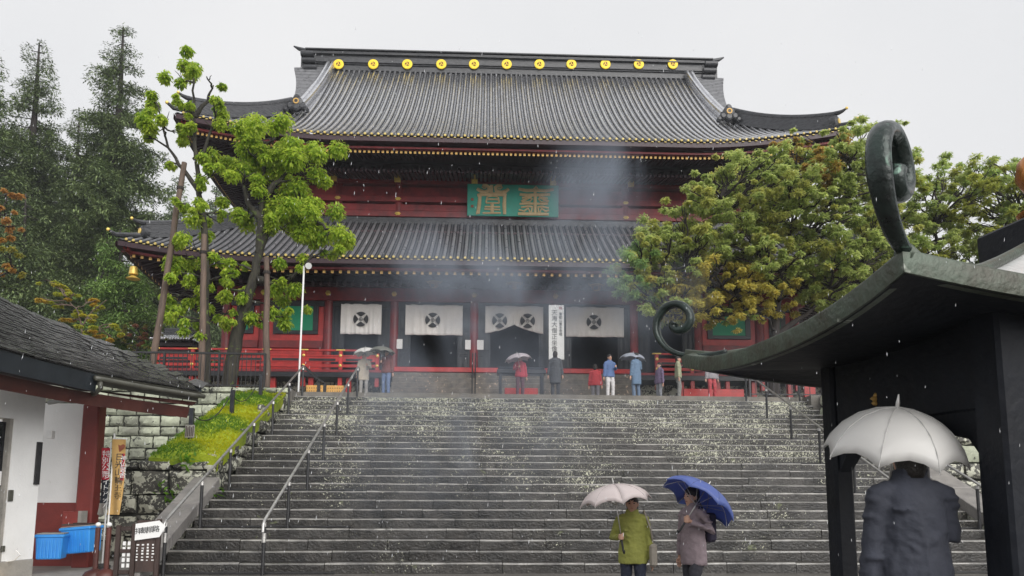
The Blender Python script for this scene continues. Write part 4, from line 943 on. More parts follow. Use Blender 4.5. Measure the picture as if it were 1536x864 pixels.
px_tree('pruned_tree', 'tall pruned broadleaf tree with lichened trunk and knobbly leafy stubs, left of its neighbour', (308, 576), Yt,
        [[(308, 578), (308, 480), (309, 400), (306, 330), (300, 290), (292, 230), (290, 170), (291, 125)], [(300, 290), (275, 255), (252, 222), (238, 160)], [(291, 175), (310, 150), (320, 128)], [(292, 240), (310, 220), (326, 160)], [(291, 170), (272, 160), (262, 152)]],
        [(288, 104, 17), (310, 115, 13), (268, 120, 13), (321, 150, 9), (232, 150, 15), (226, 172, 12), (262, 150, 10), (245, 186, 16), (222, 203, 11), (262, 200, 14), (284, 172, 9), (318, 190, 14), (333, 160, 9), (290, 205, 11), (312, 232, 17), (325, 260, 15), (300, 262, 12), (253, 242, 8), (312, 322, 18), (296, 318, 12), (328, 320, 9), (275, 305, 8), (288, 372, 17), (270, 388, 12), (258, 405, 12), (300, 396, 13), (330, 392, 12), (276, 432, 17), (255, 444, 10), (300, 440, 12), (262, 476, 14), (285, 492, 12), (300, 480, 10), (345, 410, 9), (252, 470, 7)],
        .185, 3.6, G1, G2, .19, grow=1.42, droop=.9, sr=(.34, .66))
px_tree('pruned_tree', 'thick leaning mossy tree with a broad bright green head, in front of the left roof', (341, 576), Yt + .5,
        [[(341, 578), (352, 520), (362, 475), (378, 430), (388, 380), (392, 320), (396, 260), (400, 215)], [(388, 380), (405, 340), (440, 318), (480, 335)], [(392, 300), (420, 270), (445, 240)], [(388, 420), (410, 425), (432, 420)], [(392, 330), (370, 300), (362, 255)]],
        [(385, 208, 24), (415, 208, 22), (440, 225, 22), (462, 240, 19), (372, 228, 16), (398, 238, 22), (430, 255, 22), (465, 268, 19), (450, 290, 17), (400, 275, 18), (368, 262, 14), (372, 318, 15), (362, 330, 9), (415, 308, 22), (448, 312, 24), (478, 330, 22), (502, 352, 17), (490, 370, 13), (460, 345, 22), (430, 340, 19), (405, 345, 16), (470, 378, 10), (420, 420, 15), (435, 440, 13), (412, 455, 15), (425, 475, 12), (436, 412, 9), (345, 445, 15), (330, 470, 12), (350, 395, 13), (330, 425, 10), (402, 480, 8), (345, 480, 9), (368, 440, 9)],
        .185, 3.6, G1, G2, .28, grow=1.6, droop=.9, sr=(.34, .66))
for q0, q1, lab, Yp in (((226, 566), (276, 244), 'long brown log prop leaning to the right against the pruned tree', 26.2), ((303, 578), (306, 352), 'upright peeled log prop beside the trunk of the taller pruned tree', 26.0), ((400, 577), (400, 386), 'upright grey log prop under the head of the broad pruned tree', 26.1)):
    a, b = at(*q0, Yp), at(*q1, Yp + .3); a[2] = max(a[2], TZ - .02); t = thing('tree_prop', lab, 'post', (a[0], a[1], TZ), 0, 'log props holding up the pruned trees')
    P = [V3(a).lerp(V3(b), k / 8) + Vector((random.uniform(-.02, .02), 0, 0)) - Vector((a[0], a[1], TZ)) for k in range(9)]
    P[0].z -= .1
    MB().tube(P, [.125 - .03 * k / 8 for k in range(9)], 9).build('log', 'pole', t, True, ang=1)
    MB().tube([P[7] + Vector((0, 0, -.04)), P[7] + Vector((0, 0, .06))], .13, 9).build('binding', 'cbark', t)
# cherry trees at the right
def inpoly(x, y, P):
    c = False; j = len(P) - 1
    for i in range(len(P)):
        if (P[i][1] > y) != (P[j][1] > y) and x < (P[j][0] - P[i][0]) * (y - P[i][1]) / (P[j][1] - P[i][1]) + P[i][0]: c = not c
        j = i
    return c
def fillpoly(P, n, r0, r1, seed, mind=.62):
    r = random.Random(seed); out = []; xs = [p[0] for p in P]; ys = [p[1] for p in P]; tries = 0
    while len(out) < n and tries < 20000:
        tries += 1; x, y, rr = r.uniform(min(xs), max(xs)), r.uniform(min(ys), max(ys)), r.uniform(r0, r1)
        if inpoly(x, y, P) and all((x - a) ** 2 + ((y - b) * 1.5) ** 2 > (mind * (rr + c) * .75) ** 2 for a, b, c, *_ in out): out.append((x, y, rr, r.uniform(-2.2, 2.2)))
    return out
def ccol(px, py):
    r = random.random(); dx, dy = (px - 1095) / 95, (py - 445) / 60
    if dx * dx + dy * dy < 1 and r < .75: return (.44, .42, .10), (.78, .66, .17)
    if abs(px - 1210) < 60 and abs(py - 235) < 35 and r < .25: return (.34, .28, .05), (.55, .34, .10)
    if px < 960 and py > 370: return (.17, .32, .11), (.48, .62, .24)
    if r < .3: return (.36, .42, .10), (.70, .68, .22)
    return (.24, .34, .09), (.66, .72, .25)
polyA = [(925, 425), (948, 368), (1000, 328), (1058, 272), (1085, 246), (1135, 235), (1180, 212), (1240, 200), (1325, 200), (1350, 260), (1345, 380), (1255, 445), (1130, 478), (1040, 485), (955, 452)]
px_tree('cherry_tree', 'broad cherry tree with yellowing leaves covering the right side of the hall', (1160, 590), 28.2,
        [[(1160, 590), (1160, 520), (1165, 470), (1175, 400), (1190, 320)], [(1165, 480), (1100, 440), (1030, 400), (960, 410)], [(1170, 440), (1130, 360), (1080, 300)], [(1172, 420), (1230, 330), (1270, 240)], [(1168, 500), (1210, 470), (1280, 400)], [(1165, 470), (1060, 470), (1010, 480)]],
        fillpoly(polyA, 330, 15, 27, 3, .40), .165, 1.15, None, None, .26, flat=.62, colf=ccol, droop=.4, ups=1.7, bark='cbark')
polyB = [(1325, 300), (1370, 258), (1420, 244), (1480, 240), (1540, 250), (1640, 260), (1640, 420), (1450, 440), (1300, 430)]
def bcol(px, py): return random.choice([((.22, .33, .08), (.63, .72, .24)), ((.25, .34, .09), (.60, .65, .21)), ((.24, .30, .05), (.56, .56, .12))])
px_tree('cherry_tree', 'green cherry tree behind the large bronze scroll at the right edge', (1450, 590), 30.5,
        [[(1450, 600), (1440, 500), (1420, 420), (1400, 340)], [(1430, 440), (1500, 370), (1560, 310)], [(1430, 440), (1370, 390), (1330, 340)]],
        fillpoly(polyB, 170, 15, 27, 8, .40), .165, 1.1, None, None, .3, flat=.62, colf=bcol, droop=.4, ups=1.7, bark='cbark')
# bare twigs over the cherry crown belong to the tree's trunk already; yellow maple and friends on the left
mcol = lambda px, py: random.choice([((.42, .42, .05), (.74, .66, .10)), ((.36, .42, .05), (.66, .64, .09)), ((.50, .36, .05), (.78, .56, .10))])
px_tree('maple_tree', 'small layered maple with golden yellow leaves behind the slate roof', (128, 530), 36, [[(128, 540), (124, 500), (118, 470), (100, 445)], [(122, 490), (140, 465), (160, 450)], [(124, 500), (150, 490), (170, 485)]],
        [(78, 424, 9), (92, 432, 11), (110, 440, 10), (68, 450, 9), (88, 455, 9), (60, 452, 6), (135, 452, 12), (150, 462, 10), (120, 470, 11), (138, 478, 11), (160, 492, 10), (105, 480, 9), (150, 500, 12), (165, 505, 8), (128, 495, 12), (112, 500, 10), (140, 512, 10)], .17, 5.0, None, None, .08, grow=1.45, ups=1.6, flat=.38, colf=mcol, droop=.35, bark='pole', dz=.7)
ocol = lambda px, py: ((.42, .22, .07), (.66, .40, .14)) if py < 345 else random.choice([((.22, .26, .05), (.5, .42, .08)), ((.40, .22, .05), (.62, .36, .09))])
px_tree('autumn_tree', 'orange tinged autumn tree at the left edge of the view', (-70, 560), 30, [[(-70, 600), (-66, 500), (-60, 400), (-40, 320)], [(-60, 420), (-20, 350), (10, 300)], [(-62, 440), (-20, 420), (20, 405)]],
        [(8, 290, 14), (-10, 300, 16), (-30, 300, 18), (12, 320, 13), (20, 340, 10), (-12, 335, 15), (5, 360, 13), (12, 380, 12), (-10, 390, 14), (8, 405, 11), (28, 410, 8), (-30, 360, 18), (-40, 400, 18), (-20, 430, 15)], .17, 1.8, None, None, .2, flat=.6, colf=ocol, droop=.6, bark='cbark')
px_tree('reddish_shrub', 'rust and green maple shrub behind the black bar fence', (205, 535), 42, [[(205, 545), (206, 525), (210, 505)]], [(185, 492, 11), (205, 488, 12), (222, 496, 11), (195, 505, 12), (215, 510, 11), (232, 505, 8), (180, 512, 9), (232, 520, 9), (200, 522, 10)], .18, .9, None, None, .10, flat=.6, colf=lambda a, b: random.choice([((.20, .09, .05), (.38, .17, .10)), ((.12, .14, .04), (.30, .26, .07))]), droop=.4, bark='cbark')
# conifers
def conifer(label, px, pytop, Y, rpx, base_py, seed, nper=110, col=((.060, .10, .040), (.205, .265, .095)), spars=.12, name='cedar_tree', tuft=(.6, 1.1), lsize=.34, group='tall cedars behind the left of the hall', pw=.72, low=.98):
    global rng
    rng = np.random.default_rng(seed); r_ = random.Random(seed)
    top = at(px, pytop, Y); bz = TZ - .1; H = top[2] - bz; t = tree_thing(name, label, (top[0], Y, bz), group); Rm = rpx / F * Y * 1.0
    mb = MB(); mb.tube([(top[0] + .1 * sin(k), Y, bz + H * k / 10) for k in range(11)], [max(.04, .022 * H * (1 - k / 10.4) ** .8) for k in range(11)], 9); Lv = []
    z = .25
    while z < H * low:
        f = z / H; rr = Rm * min(1, (f / .62) ** pw) * (1 if f < .8 else 1 - (f - .8) * 1.2)
        nb = 3 if f < .1 else (5 if f < .25 else 7)
        for b in range(nb):
            a = r_.uniform(0, 2 * pi); Lb = rr * r_.uniform(.6, 1.22) + .25
            zz = bz + H - z; ctr = Vector((top[0], Y, zz)); e = ctr + Vector((cos(a) * Lb, sin(a) * Lb, -.16 * Lb + .1 * r_.uniform(-1, 2)))
            limb(mb, ctr, e, max(.03, .045 * (1 + f)), .015, 4, .04, -.04 * Lb)
            ks = [1.0] if Lb < 1.0 else ([.55, 1] if Lb < 2.2 else [.18, .42, .62, .82, 1.0])
            for k in ks:
                if r_.random() < spars: continue
                c = ctr.lerp(e, k) + Vector([r_.uniform(-.3, .3) for _ in range(3)]); s = r_.uniform(*tuft) * (.62 + .45 * min(1, f * 3)) * (.8 + .25 * k)
                q = r_.random(); sh = .72 + .5 * r_.random()
                L1 = clump_leaves(c, (s, s, s * .75), int(nper * (s / .8) ** 1.3), lsize * (.65 + .35 * min(1, f * 3)), np.array(col[0]) * sh, np.array(col[1]) * sh, .35, shell=.3)
                Lv.append(L1)
        z += .62 + .5 * f
    mb.build('trunk', 'cbark', t, True, space='world'); link('crown', leaf_mesh('crown', *cat_(Lv), 'needle', .3), t, 'world')
    rng = np.random.default_rng(seed + 99)
conifer('tallest cedar with a sparse open top, right of the other tall cedars', 186, 40, 58, 80, 520, 31)
conifer('tall narrow cedar left of the tallest cedar', 60, 64, 61, 62, 520, 32, spars=.12)
conifer('tall cedar cut by the left edge of the view', -8, 74, 56, 62, 520, 33)
conifer('shorter dark cedar filling the gap between the two tallest cedars', 120, 175, 64, 66, 520, 34, spars=.05)
conifer('light green bushy cypress beside the left end of the lower roof', 182, 345, 47, 46, 520, 35, nper=110, col=((.085, .17, .04), (.24, .36, .085)), spars=.0, name='cypress_tree', tuft=(.5, .9), lsize=.3, group=None, pw=.5)
conifer('dark low cedar behind the yellow maple', 40, 290, 50, 58, 520, 36, spars=.0, nper=46)
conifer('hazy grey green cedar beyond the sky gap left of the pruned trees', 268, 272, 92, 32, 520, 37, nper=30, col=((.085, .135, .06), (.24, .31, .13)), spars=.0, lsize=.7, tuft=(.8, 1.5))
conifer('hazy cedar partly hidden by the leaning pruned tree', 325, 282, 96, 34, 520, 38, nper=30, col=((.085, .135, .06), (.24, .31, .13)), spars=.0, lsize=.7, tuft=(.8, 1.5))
conifer('low dark cedar between the small shrine and the cypress', 236, 330, 70, 34, 520, 39, nper=40, spars=.0, lsize=.5)
# ------------------------------------------------------------------ low building at the left
ZE = 3.72
e_px = [(-90, 500), (0, 523), (70, 541.5), (139, 559), (215, 573.5), (303, 588)]
EV = [V3(atz(x, y, ZE)) for x, y in e_px]
ed = (EV[3] - EV[1]).normalized(); up_h = Vector((-ed.y, ed.x, 0))
al_ = R_(31); pn = Vector((-up_h.x * sin(al_), -up_h.y * sin(al_), cos(al_)))
def onroof(px, py):
    d = V3(ray(px, py)); o = V3(CAM); return o + d * ((EV[1] - o).dot(pn) / d.dot(pn))
h_px = [(-90, 402), (0, 448), (69, 480), (119, 499), (200, 537), (300, 583)]
HV = [onroof(*q) for q in h_px]; HV[-1] = EV[-1] + Vector((-.05, .08, .1)); HV[-2] = HV[-3].lerp(HV[-1], .55)
bl_ = thing('low_building', 'low white and red building with a mossy slate roof at the left edge', 'building', (EV[3].x - 1.5, 14.5, 0))
BO = Vector(bl_.location)
def rp_(P, t):
    k = min(len(P) - 2, int(t * (len(P) - 1))); f = t * (len(P) - 1) - k; return P[k].lerp(P[k + 1], f)
lens = [0]
def tpar(t): return t
def roofpt(t, s): 
    p = rp_(EV, t).lerp(rp_(HV, t), s); p.z -= .10 * sin(pi * s) * min(1, (rp_(HV, t) - rp_(EV, t)).length / 2); return p
rb = MB().grid([[roofpt(i / 30, j / 8) - BO for i in range(31)] for j in range(9)])
rb.grid([[rp_(HV, i / 30) - BO for i in range(31)], [rp_(HV, i / 30) - BO + Vector((-2.5, 2.0, -1.2)) * max(0, (rp_(HV, i / 30).z - ZE - .1) / 2) for i in range(31)]])
rf = rb.build('roof', 'fascia', bl_, True)
shv = []
for k in range(5):
    r = random.Random(k); a, b = r.uniform(-.02, .02), r.uniform(-.02, .02)
    shv.append(MB().hexa([(-.5, 0, 0), (.5, a, 0), (.5, 1, .0), (-.5, 1, 0), (-.5, 0, .028), (.5, a, .028 + b * .2), (.5, 1, .008), (-.5, 1, .008)]).mesh('shingle', 'shingle'))
allsh = []
total = sum((EV[i + 1] - EV[i]).length for i in range(5)); NR = 40
arc = [0]
for i in range(5): arc.append(arc[-1] + (EV[i + 1] - EV[i]).length)
def t_of(d):
    for i in range(5):
        if d <= arc[i + 1] or i == 4: return (i + (d - arc[i]) / (arc[i + 1] - arc[i])) / 5
for row in range(NR):
    d = random.uniform(0, .2)
    while d < total:
        wd = random.uniform(.17, .24); t_ = t_of(min(total - .01, d + wd / 2)); 
        Lh = (rp_(HV, t_) - rp_(EV, t_)).length; s = row * .2 / max(.01, Lh)
        if s < .97 and t_ < .995:
            p = roofpt(t_, s); q = roofpt(t_, min(1, s + .05)) - p; tx = roofpt(min(1, t_ + .01), s) - roofpt(max(0, t_ - .01), s)
            tx.normalize(); q -= tx * q.dot(tx); q.normalize(); nv = tx.cross(q)
            Rm_ = Matrix((tx, q, nv)).transposed(); allsh.append((p, Rm_, wd, row))
        d += wd
allsh.sort(key=lambda q: (q[0] - V3(CAM)).length)
vis = [q for q in allsh if q[0].x > -9.6 and q[3] < 11]; vis_ids = set(id(q) for q in vis[:300]); rest = MB()
for q in allsh:
    p, Rm_, wd, row = q; p2 = p - BO + Rm_ @ Vector((0, -.03, .012 + random.uniform(0, .012))); tilt = random.uniform(-.02, .03)
    if id(q) in vis_ids:
        o = piece('shingle', random.choice(shv), rf, p2, (Rm_ @ Matrix.Rotation(tilt, 3, 'X')).to_euler(), (wd - .008, .31, random.uniform(.8, 1.3)))
    else:
        rest.hexa([p2 + Rm_ @ Vector(c) for c in ((-wd / 2 + .004, 0, 0), (wd / 2 - .004, 0, 0), (wd / 2, .31, 0), (-wd / 2, .31, 0), (-wd / 2 + .004, 0, .03), (wd / 2 - .004, 0, .03), (wd / 2, .31, .01), (-wd / 2, .31, .01))])
setp(rest.build('upper_shingles', 'shingle', rf), kind='stuff')
# fascia, soffit, gutter
def along(t0, t1, off0, off1, n=14): return [[rp_(EV, t0 + (t1 - t0) * i / n) + off - BO for i in range(n + 1)] for off in (off0, off1)]
inn = up_h * .10
MB().grid(along(0, .62, Vector((0, 0, -.02)), inn * .3 + Vector((0, 0, -.33)))[::-1]).grid(along(0, .62, inn * .3 + Vector((0, 0, -.33)), inn * 2 + Vector((0, 0, -.33)))[::-1]).build('fascia_board', 'fascia', bl_)
MB().grid(along(.60, 1, Vector((0, 0, -.0)), Vector((0, 0, -.20)) + inn)[::-1]).build('eave_edge', 'gutter', bl_)
mb = MB(); mb.tube([rp_(EV, .6 + .4 * i / 12) - BO + ed * 0 - up_h * .05 + Vector((0, 0, -.10)) for i in range(13)], .05, 8); mb.build('gutter', 'gutter', bl_, True)
MB().grid(along(0, 1, inn * 2.5 + Vector((0, 0, -.33)), inn * 3 + Vector((0, 0, -.56)))[::-1]).build('eave_beam', 'soffit', bl_)
MB().grid([[rp_(EV, i / 14) - BO + up_h * .2 + Vector((0, 0, -.30)) for i in range(15)], [rp_(EV, i / 14) - BO + up_h * min(2.4, .1 + .2 * (1 - i / 14) * 8.5) + Vector((0, 0, -.22)) for i in range(15)]][::-1]).build('soffit', 'soffit', bl_)
# walls
W1 = V3(at(70, 584, 14.5)); W0 = V3(atz(0, 573, W1.z)); wd_ = (W1 - W0).normalized(); wd_.z = 0; wd_.normalize(); wn = Vector((wd_.y, -wd_.x, 0))
def wallbox(s0, s1, z0, z1, d0, d1):   # s along the wall from its right corner W1 (negative left)
    b = Vector((W1.x, W1.y, 0)); P = [b + wd_ * s + wn * -d for s, d in ((s0, d0), (s1, d0), (s1, d1), (s0, d1))]
    return [p + Vector((0, 0, z0)) - BO for p in P] + [p + Vector((0, 0, z1)) - BO for p in P]
zpl = at(57, 838, 14.5)[2]
sD = (V3(atz(18, 700, 2.0)) - Vector((W1.x, W1.y, 2.0))).dot(wd_)
def sx(px):    # where the ray through px meets the wall plane
    d = V3(ray(px, 650)); o = V3(CAM); b = Vector((W1.x, W1.y, 0)); k = (b - o).dot(wn) / d.dot(wn); return ((o + d * k) - b).dot(wd_)
s18 = sx(20); zlin = at(18, 629, 14.0)[2]
MB().hexa(wallbox(s18, 0, zpl, ZE - .2, 0, .3)).hexa(wallbox(-7, s18, zlin, ZE - .2, 0, .3)).build('wall', 'white', bl_)
MB().hexa(wallbox(-7, 0, -.1, zpl - .003, -.03, .3)).build('plinth', 'conc', bl_, bev=.01)
dr = MB().hexa(wallbox(-2.4, s18 - .06, zpl, zlin - .06, .12, .17)).build('door', 'black', bl_)
for i in range(5):
    z0 = zpl + .05 + i * (zlin - zpl - .1) / 5; MB().hexa(wallbox(s18 - .95, s18 - .12, z0 + .04, z0 + (zlin - zpl - .1) / 5 - .05, .10, .118)).build('door_pane', 'glass', dr)
MB().hexa(wallbox(s18 - .20, s18 - .08, zpl + 1.35, zpl + 1.6, .088, .098)).build('paper_notice', 'paint', dr)
MB().hexa(wallbox(s18 - .06, s18, zpl, zlin, .02, .2)).build('door_jamb', 'conc', bl_)
sa_, sb2 = sx(20 + (80 - 65) / 4.236 + 0), 0
q = sx(23); MB().hexa(wallbox(sx(19.5), sx(27), at(22, 752, 14)[2], at(22, 735, 14)[2], -.03, -.001)).build('wall_switch', 'gutter', bl_, bev=.008)
MB().hexa(wallbox(sx(16), sx(21), at(18, 827, 14)[2], at(18, 818, 14)[2], -.04, -.001)).build('outlet_box', 'gutter', bl_, bev=.008)
sn = V3(at(26, 823, 14.05)); MB().tube([sn - BO, sn - BO + Vector((.05, -.12, -.02)), sn - BO + Vector((.12, -.1, -.10)), sn - BO + Vector((.0, -.08, -.2)), sn - BO + Vector((-.25, -.05, -.24))], .012, 6).build('outlet_cable', 'paint', bl_)
# recess wall (white above, red below), red column
Yr = 16.4; ra, rb_ = at(60, 700, Yr)[0], at(132, 700, Yr)[0]; zr_ = at(100, 754, Yr)[2]
MB().b2(ra - 3, rb_, Yr, Yr + .25, zr_, ZE - .25).build('recess_wall', 'white', bl_, space='world')
MB().b2(ra - 3, rb_, Yr - .03, Yr + .25, 0, zr_ - .003).build('recess_dado', 'brick', bl_, space='world')
ca, cb = at(117, 700, 16.0)[0], at(154, 700, 16.0)[0]
cb -= .16; MB().b2(ca, cb, 16.0, 16.0 + cb - ca, 0, ZE - .3).build('column', 'brick', bl_, bev=.03, space='world')
MB().hexa(wallbox(-.12, -.02, at(68, 727, 14.6)[2], at(68, 664, 14.6)[2], -.04, .0)).build('shutter_edge', 'iron', bl_)
lb = at(76, 652, 15.2); MB().box((lb[0], 15.2, lb[2]), (.11, .12, .16)).box((lb[0] - .1, 15.2, lb[2] - .05), (.14, .03, .03)).build('wall_lamp', 'paint', bl_, space='world')
dpts = [V3(at(150, 573, 13.75)), V3(at(151, 582, 13.75)), V3(at(143, 590, 13.9)), V3(at(120, 596, 14.6)), V3(at(74, 604, 15.6))]
MB().tube([p - BO for p in dpts], .045, 8).build('drain_pipe', 'gutter', bl_, True)
MB().b2(-.35, .35, -.2, .2, 0, .01).build('pad', 'conc', bl_)
# ------------------------------------------------------------------ things by the building
def crate(px0, px1, py0, py1, Y, rz, lab, tilt=0):
    a, b = at(px0, py1, Y), at(px1, py0, Y); wd = (b[0] - a[0]); hg = b[2] - a[2]; t = thing('storage_crate', lab, 'crate', ((a[0] + b[0]) / 2, Y, a[2]), rz, 'blue plastic crates by the building')
    dp = .42; mb = MB().box((0, 0, hg / 2), (wd * .86, dp * .86, hg), taper=1.13).box((0, 0, hg - .03), (wd * 1.04, dp * 1.06, .06))
    bd = mb.build('tub', 'blue', t, bev=.015)
    for i in range(7): MB().box(((i - 3) * wd * .125, -dp * .465, hg * .45), (.025, .03, hg * .8)).build('rib', 'blue', bd)
    MB().box((0, 0, hg + .012), (wd * .95, dp * .95, .02), rz=.05).build('lid_board', 'conc', t, bev=.006); return t
c1 = crate(57, 99, 801, 838, 14.9, R_(12), 'blue plastic crate standing against the white wall corner')
c2 = crate(98, 150, 790, 829, 15.3, R_(-8), 'blue plastic crate with a heap of boards on it in front of the red column')
c2.rotation_euler = (0, R_(-5), R_(-8))
hb = at(120, 781, 15.3); setp(MB().box((hb[0], 15.3, c2.location.z + .545), (.55, .3, .03), rz=.2).box((hb[0] + .1, 15.25, c2.location.z + .572), (.4, .12, .025), rz=-.3).build('loose_board', 'woodb'), 'dark loose boards lying on top of the right blue crate', 'boards')
cr_ = at(116, 778, 15.9); t = thing('wooden_box', 'small reddish slatted box against the red wall behind the crates', 'box', (cr_[0], 15.75, 0)); zb_ = at(116, 790, 15.75)[2]; zt_ = at(116, 767, 15.75)[2]
MB().b2(-.17, .13, -.1, .15, zb_ - .5, zt_).build('case', 'brick', t, bev=.01); MB().b2(.135, .20, -.1, .15, zb_ - .5, zt_ + .01).build('side_panel', 'conc', t)
def stanchion(px, lab):
    b = at(px, 850, 14.3); zt_ = at(px, 787, 14.3)[2]; t = thing('stanchion', lab, 'post', (b[0], 14.3, .02)); h = zt_ - .02
    MB().lathe([(.20, 0), (.20, .04), (.16, .10), (.05, .15)], 16).build('base', 'soffit', t, True, ang=.7); MB().tube([(0, 0, .1), (0, 0, h - .05)], .045, 10).build('shaft', 'soffit', t, True, ang=.6)
    MB().blob((0, 0, h), (.05, .05, .045), 10).build('tip', 'paint', t, True)
stanchion(143, 'brown stanchion post with a white tip nearest the blue crates'); stanchion(159.5, 'brown stanchion post beside the dark lattice barricade')
# barricade with arrow sign and white lettering
Yg = 14.2; g0, g1 = at(171, 860, Yg)[0], at(232, 860, Yg)[0]; gw = g1 - g0; hb_ = at(171, 788, Yg)[2]; ht_ = at(236, 779, Yg)[2]
t = thing('barricade', 'dark brown wooden barricade with a white arrow sign and lettered panels', 'barricade', (g0, Yg, 0), R_(6))
for x, h in ((.03, hb_), (gw * .42, hb_ + .03), (gw, ht_)): MB().b2(x - .04, x + .04, -.04, .04, 0, h).build('post', 'woodb', t, bev=.008)
for (xx0, xx1, z0, z1, nm_) in ((.075, gw * .42 - .045, hb_ - .10, hb_ - .02, 'top_rail'), (gw * .42 + .045, gw - .045, ht_ - .10, ht_ - .02, 'top_rail'), (.075, gw * .42 - .045, hb_ * .48, hb_ * .48 + .07, 'middle_rail'), (.075, gw * .42 - .045, .08, .15, 'bottom_rail')):
    MB().b2(xx0, xx1, -.03, .03, z0, z1).build(nm_, 'woodb', t, bev=.006)
pn_ = MB().b2(gw * .42 + .05, gw - .045, -.02, .02, .12, ht_ - .12).build('panel', 'woodb', t)
s0, s1, sy0, sy1 = at(199, 812, Yg - .1)[0] - g0, at(243, 812, Yg - .1)[0] - g0, at(205, 811, Yg - .1)[2], at(205, 786, Yg - .1)[2]
ar = MB(); o5 = [(s0, sy0), (s1 - .10, sy0 + .06), (s1, (sy0 + sy1) / 2 + .10), (s1 - .12, sy1 + .06), (s0, sy1)]
ar.add([(x, -.075, z) for x, z in o5] + [(x, -.06, z) for x, z in o5], [(0, 1, 2, 3, 4), (9, 8, 7, 6, 5)] + [(i, i + 5, (i + 1) % 5 + 5, (i + 1) % 5) for i in range(5)]); ars = ar.build('arrow_sign', 'paint', t)
cxs = [s0 + (s1 - s0 - .1) * k for k in (.14, .38, .62, .86)]
for k, ch in enumerate('拝観順路'): put_glyphs(ch, .125, 'ink', ars, (cxs[k], -.082, (sy0 + sy1) / 2 + .012 + k * .014))
r = random.Random(3); tm_ = MB()
for i in range(5):
    for k in range(6): tm_.b2(gw * .5 + i * .09, gw * .5 + i * .09 + r.uniform(.02, .045), -.026, -.021, .32 + k * .055, .335 + k * .055 + r.uniform(0, .02))
setp(tm_.build('faded_lettering', 'paint', pn_), kind='stuff')
mb = MB()
for i in range(4):
    for k in range(5): mb.b2(.12 + i * .085, .17 + i * .085, -.012, .0, .2 + k * .10, .27 + k * .10)
setp(mb.build('white_lattice', 'paint', t), kind='stuff')
# banners
def banner(px0, px1, py0, py1, Y, mat, lab, draw, rz=0, polepx=None, wav=.05):
    a, b = at(px0, py1, Y), at(px1, py0, Y); wd, hg = b[0] - a[0], b[2] - a[2]; t = thing('cloth_banner', lab, 'banner', (a[0], Y, 0), rz); z0 = a[2]
    def f(u, v): return Vector((u * wd + .04 * sin(v * 3) * (1 - v), wav * sin(u * 5 + v * 4) * (1 - v * .6), z0 + v * hg))
    MB().grid([[f(i / 10, j / 24) for i in range(11)] for j in range(25)]).build('cloth', mat, t, True)
    xp = wd * (polepx if polepx is not None else 0)
    MB().tube([(xp, .03, 0), (xp, .03, z0 + hg + .12)], .017, 8).build('pole', 'paint', t, True, ang=.5); MB().tube([(xp - .02, .02, z0 + hg + .01), (wd + .02, .02, z0 + hg + .01)], .012, 6).build('cross_rod', 'paint', t)
    MB().lathe([(.16, 0), (.16, .06), (.04, .1)], 12, (xp, .03, 0)).build('base', 'iron', t)
    draw(t, wd, hg, z0, f); return t
def gl(t, txt, sz, mat, u, v, f, vertical=True, sp=.95):
    me = glyphs(txt, sz, mat, vertical=vertical, spacing=sp); p = f(u, v); me.transform(Matrix.Translation((p.x, 0, p.z)))
    wd = t['bw']; hg = t['bh']; z0 = t['bz']
    for vv in me.vertices:
        uu, v2 = vv.co.x / wd, (vv.co.z - z0) / hg; q = f(uu, v2); vv.co.y = q.y - .012 + (vv.co.y * .5); vv.co.x += q.x - uu * wd
    link('lettering', me, t)
def meta(t, wd, hg, z0): t['bw'] = wd; t['bh'] = hg; t['bz'] = z0
def d_tan(t, wd, hg, z0, f):
    meta(t, wd, hg, z0); gl(t, '日光山輪王寺', .165, 'ink', .56, .50, f); None
    rp2 = MB().grid([[f(.74 + .22 * i / 4, .45 + .36 * j / 10) + Vector((0, -.006, 0)) for i in range(5)] for j in range(11)]).build('red_panel', 'redcloth', t); gl(t, '神仏習合', .12, 'paint', .85, .63, f)
    hp = [(0, -.10), (.10, .0), (.11, .06), (.06, .09), (0, .055), (-.06, .09), (-.11, .06), (-.10, .0)]; c = f(.62, .885); MB().add([(c.x + x * .9, c.y - .014, c.z + z * .85) for x, z in hp], [tuple(range(8))]).build('heart_emblem', 'rust', t)
banner(161, 188.5, 659, 772, 15.6, 'tan', 'tan cloth banner with black lettering and a dark heart emblem on a white pole', d_tan, polepx=.06)
def d_navy(t, wd, hg, z0, f):
    meta(t, wd, hg, z0); MB().grid([[f(i / 5, .52 + .48 * j / 10) + Vector((0, -.006, 0)) for i in range(6)] for j in range(11)]).build('red_panel', 'redcloth', t); MB().grid([[f(i / 5, .0 + .17 * j / 4) + Vector((0, -.006, 0)) for i in range(6)] for j in range(5)]).build('grey_panel', 'conc', t)
    gl(t, '特別公開', .15, 'paint', .55, .75, f); gl(t, 'ライトアップ', .13, 'paint', .6, .35, f)
banner(146, 165, 672, 772, 16.1, 'navy', 'navy and red cloth banner with white lettering half hidden behind the red column', d_navy, polepx=.98)
y0, y1 = at(-40, 861, 13.9), at(78, 858, 13.9)
setp(MB().b2(-14, y1[0], 13.55, 13.95, -.02, .035).build('yellow_kerb', pm('yellow_kerb_paint', (.65, .40, .03), (.45, .27, .03), 3, .7, .2), bev=.01), 'worn yellow painted kerb strip on the ground at the lower left', 'kerb')
setp(MB().b2(-14, -6.9, 13.96, 17.5, -.05, .02).build('pavement', 'conc'), kind='structure')
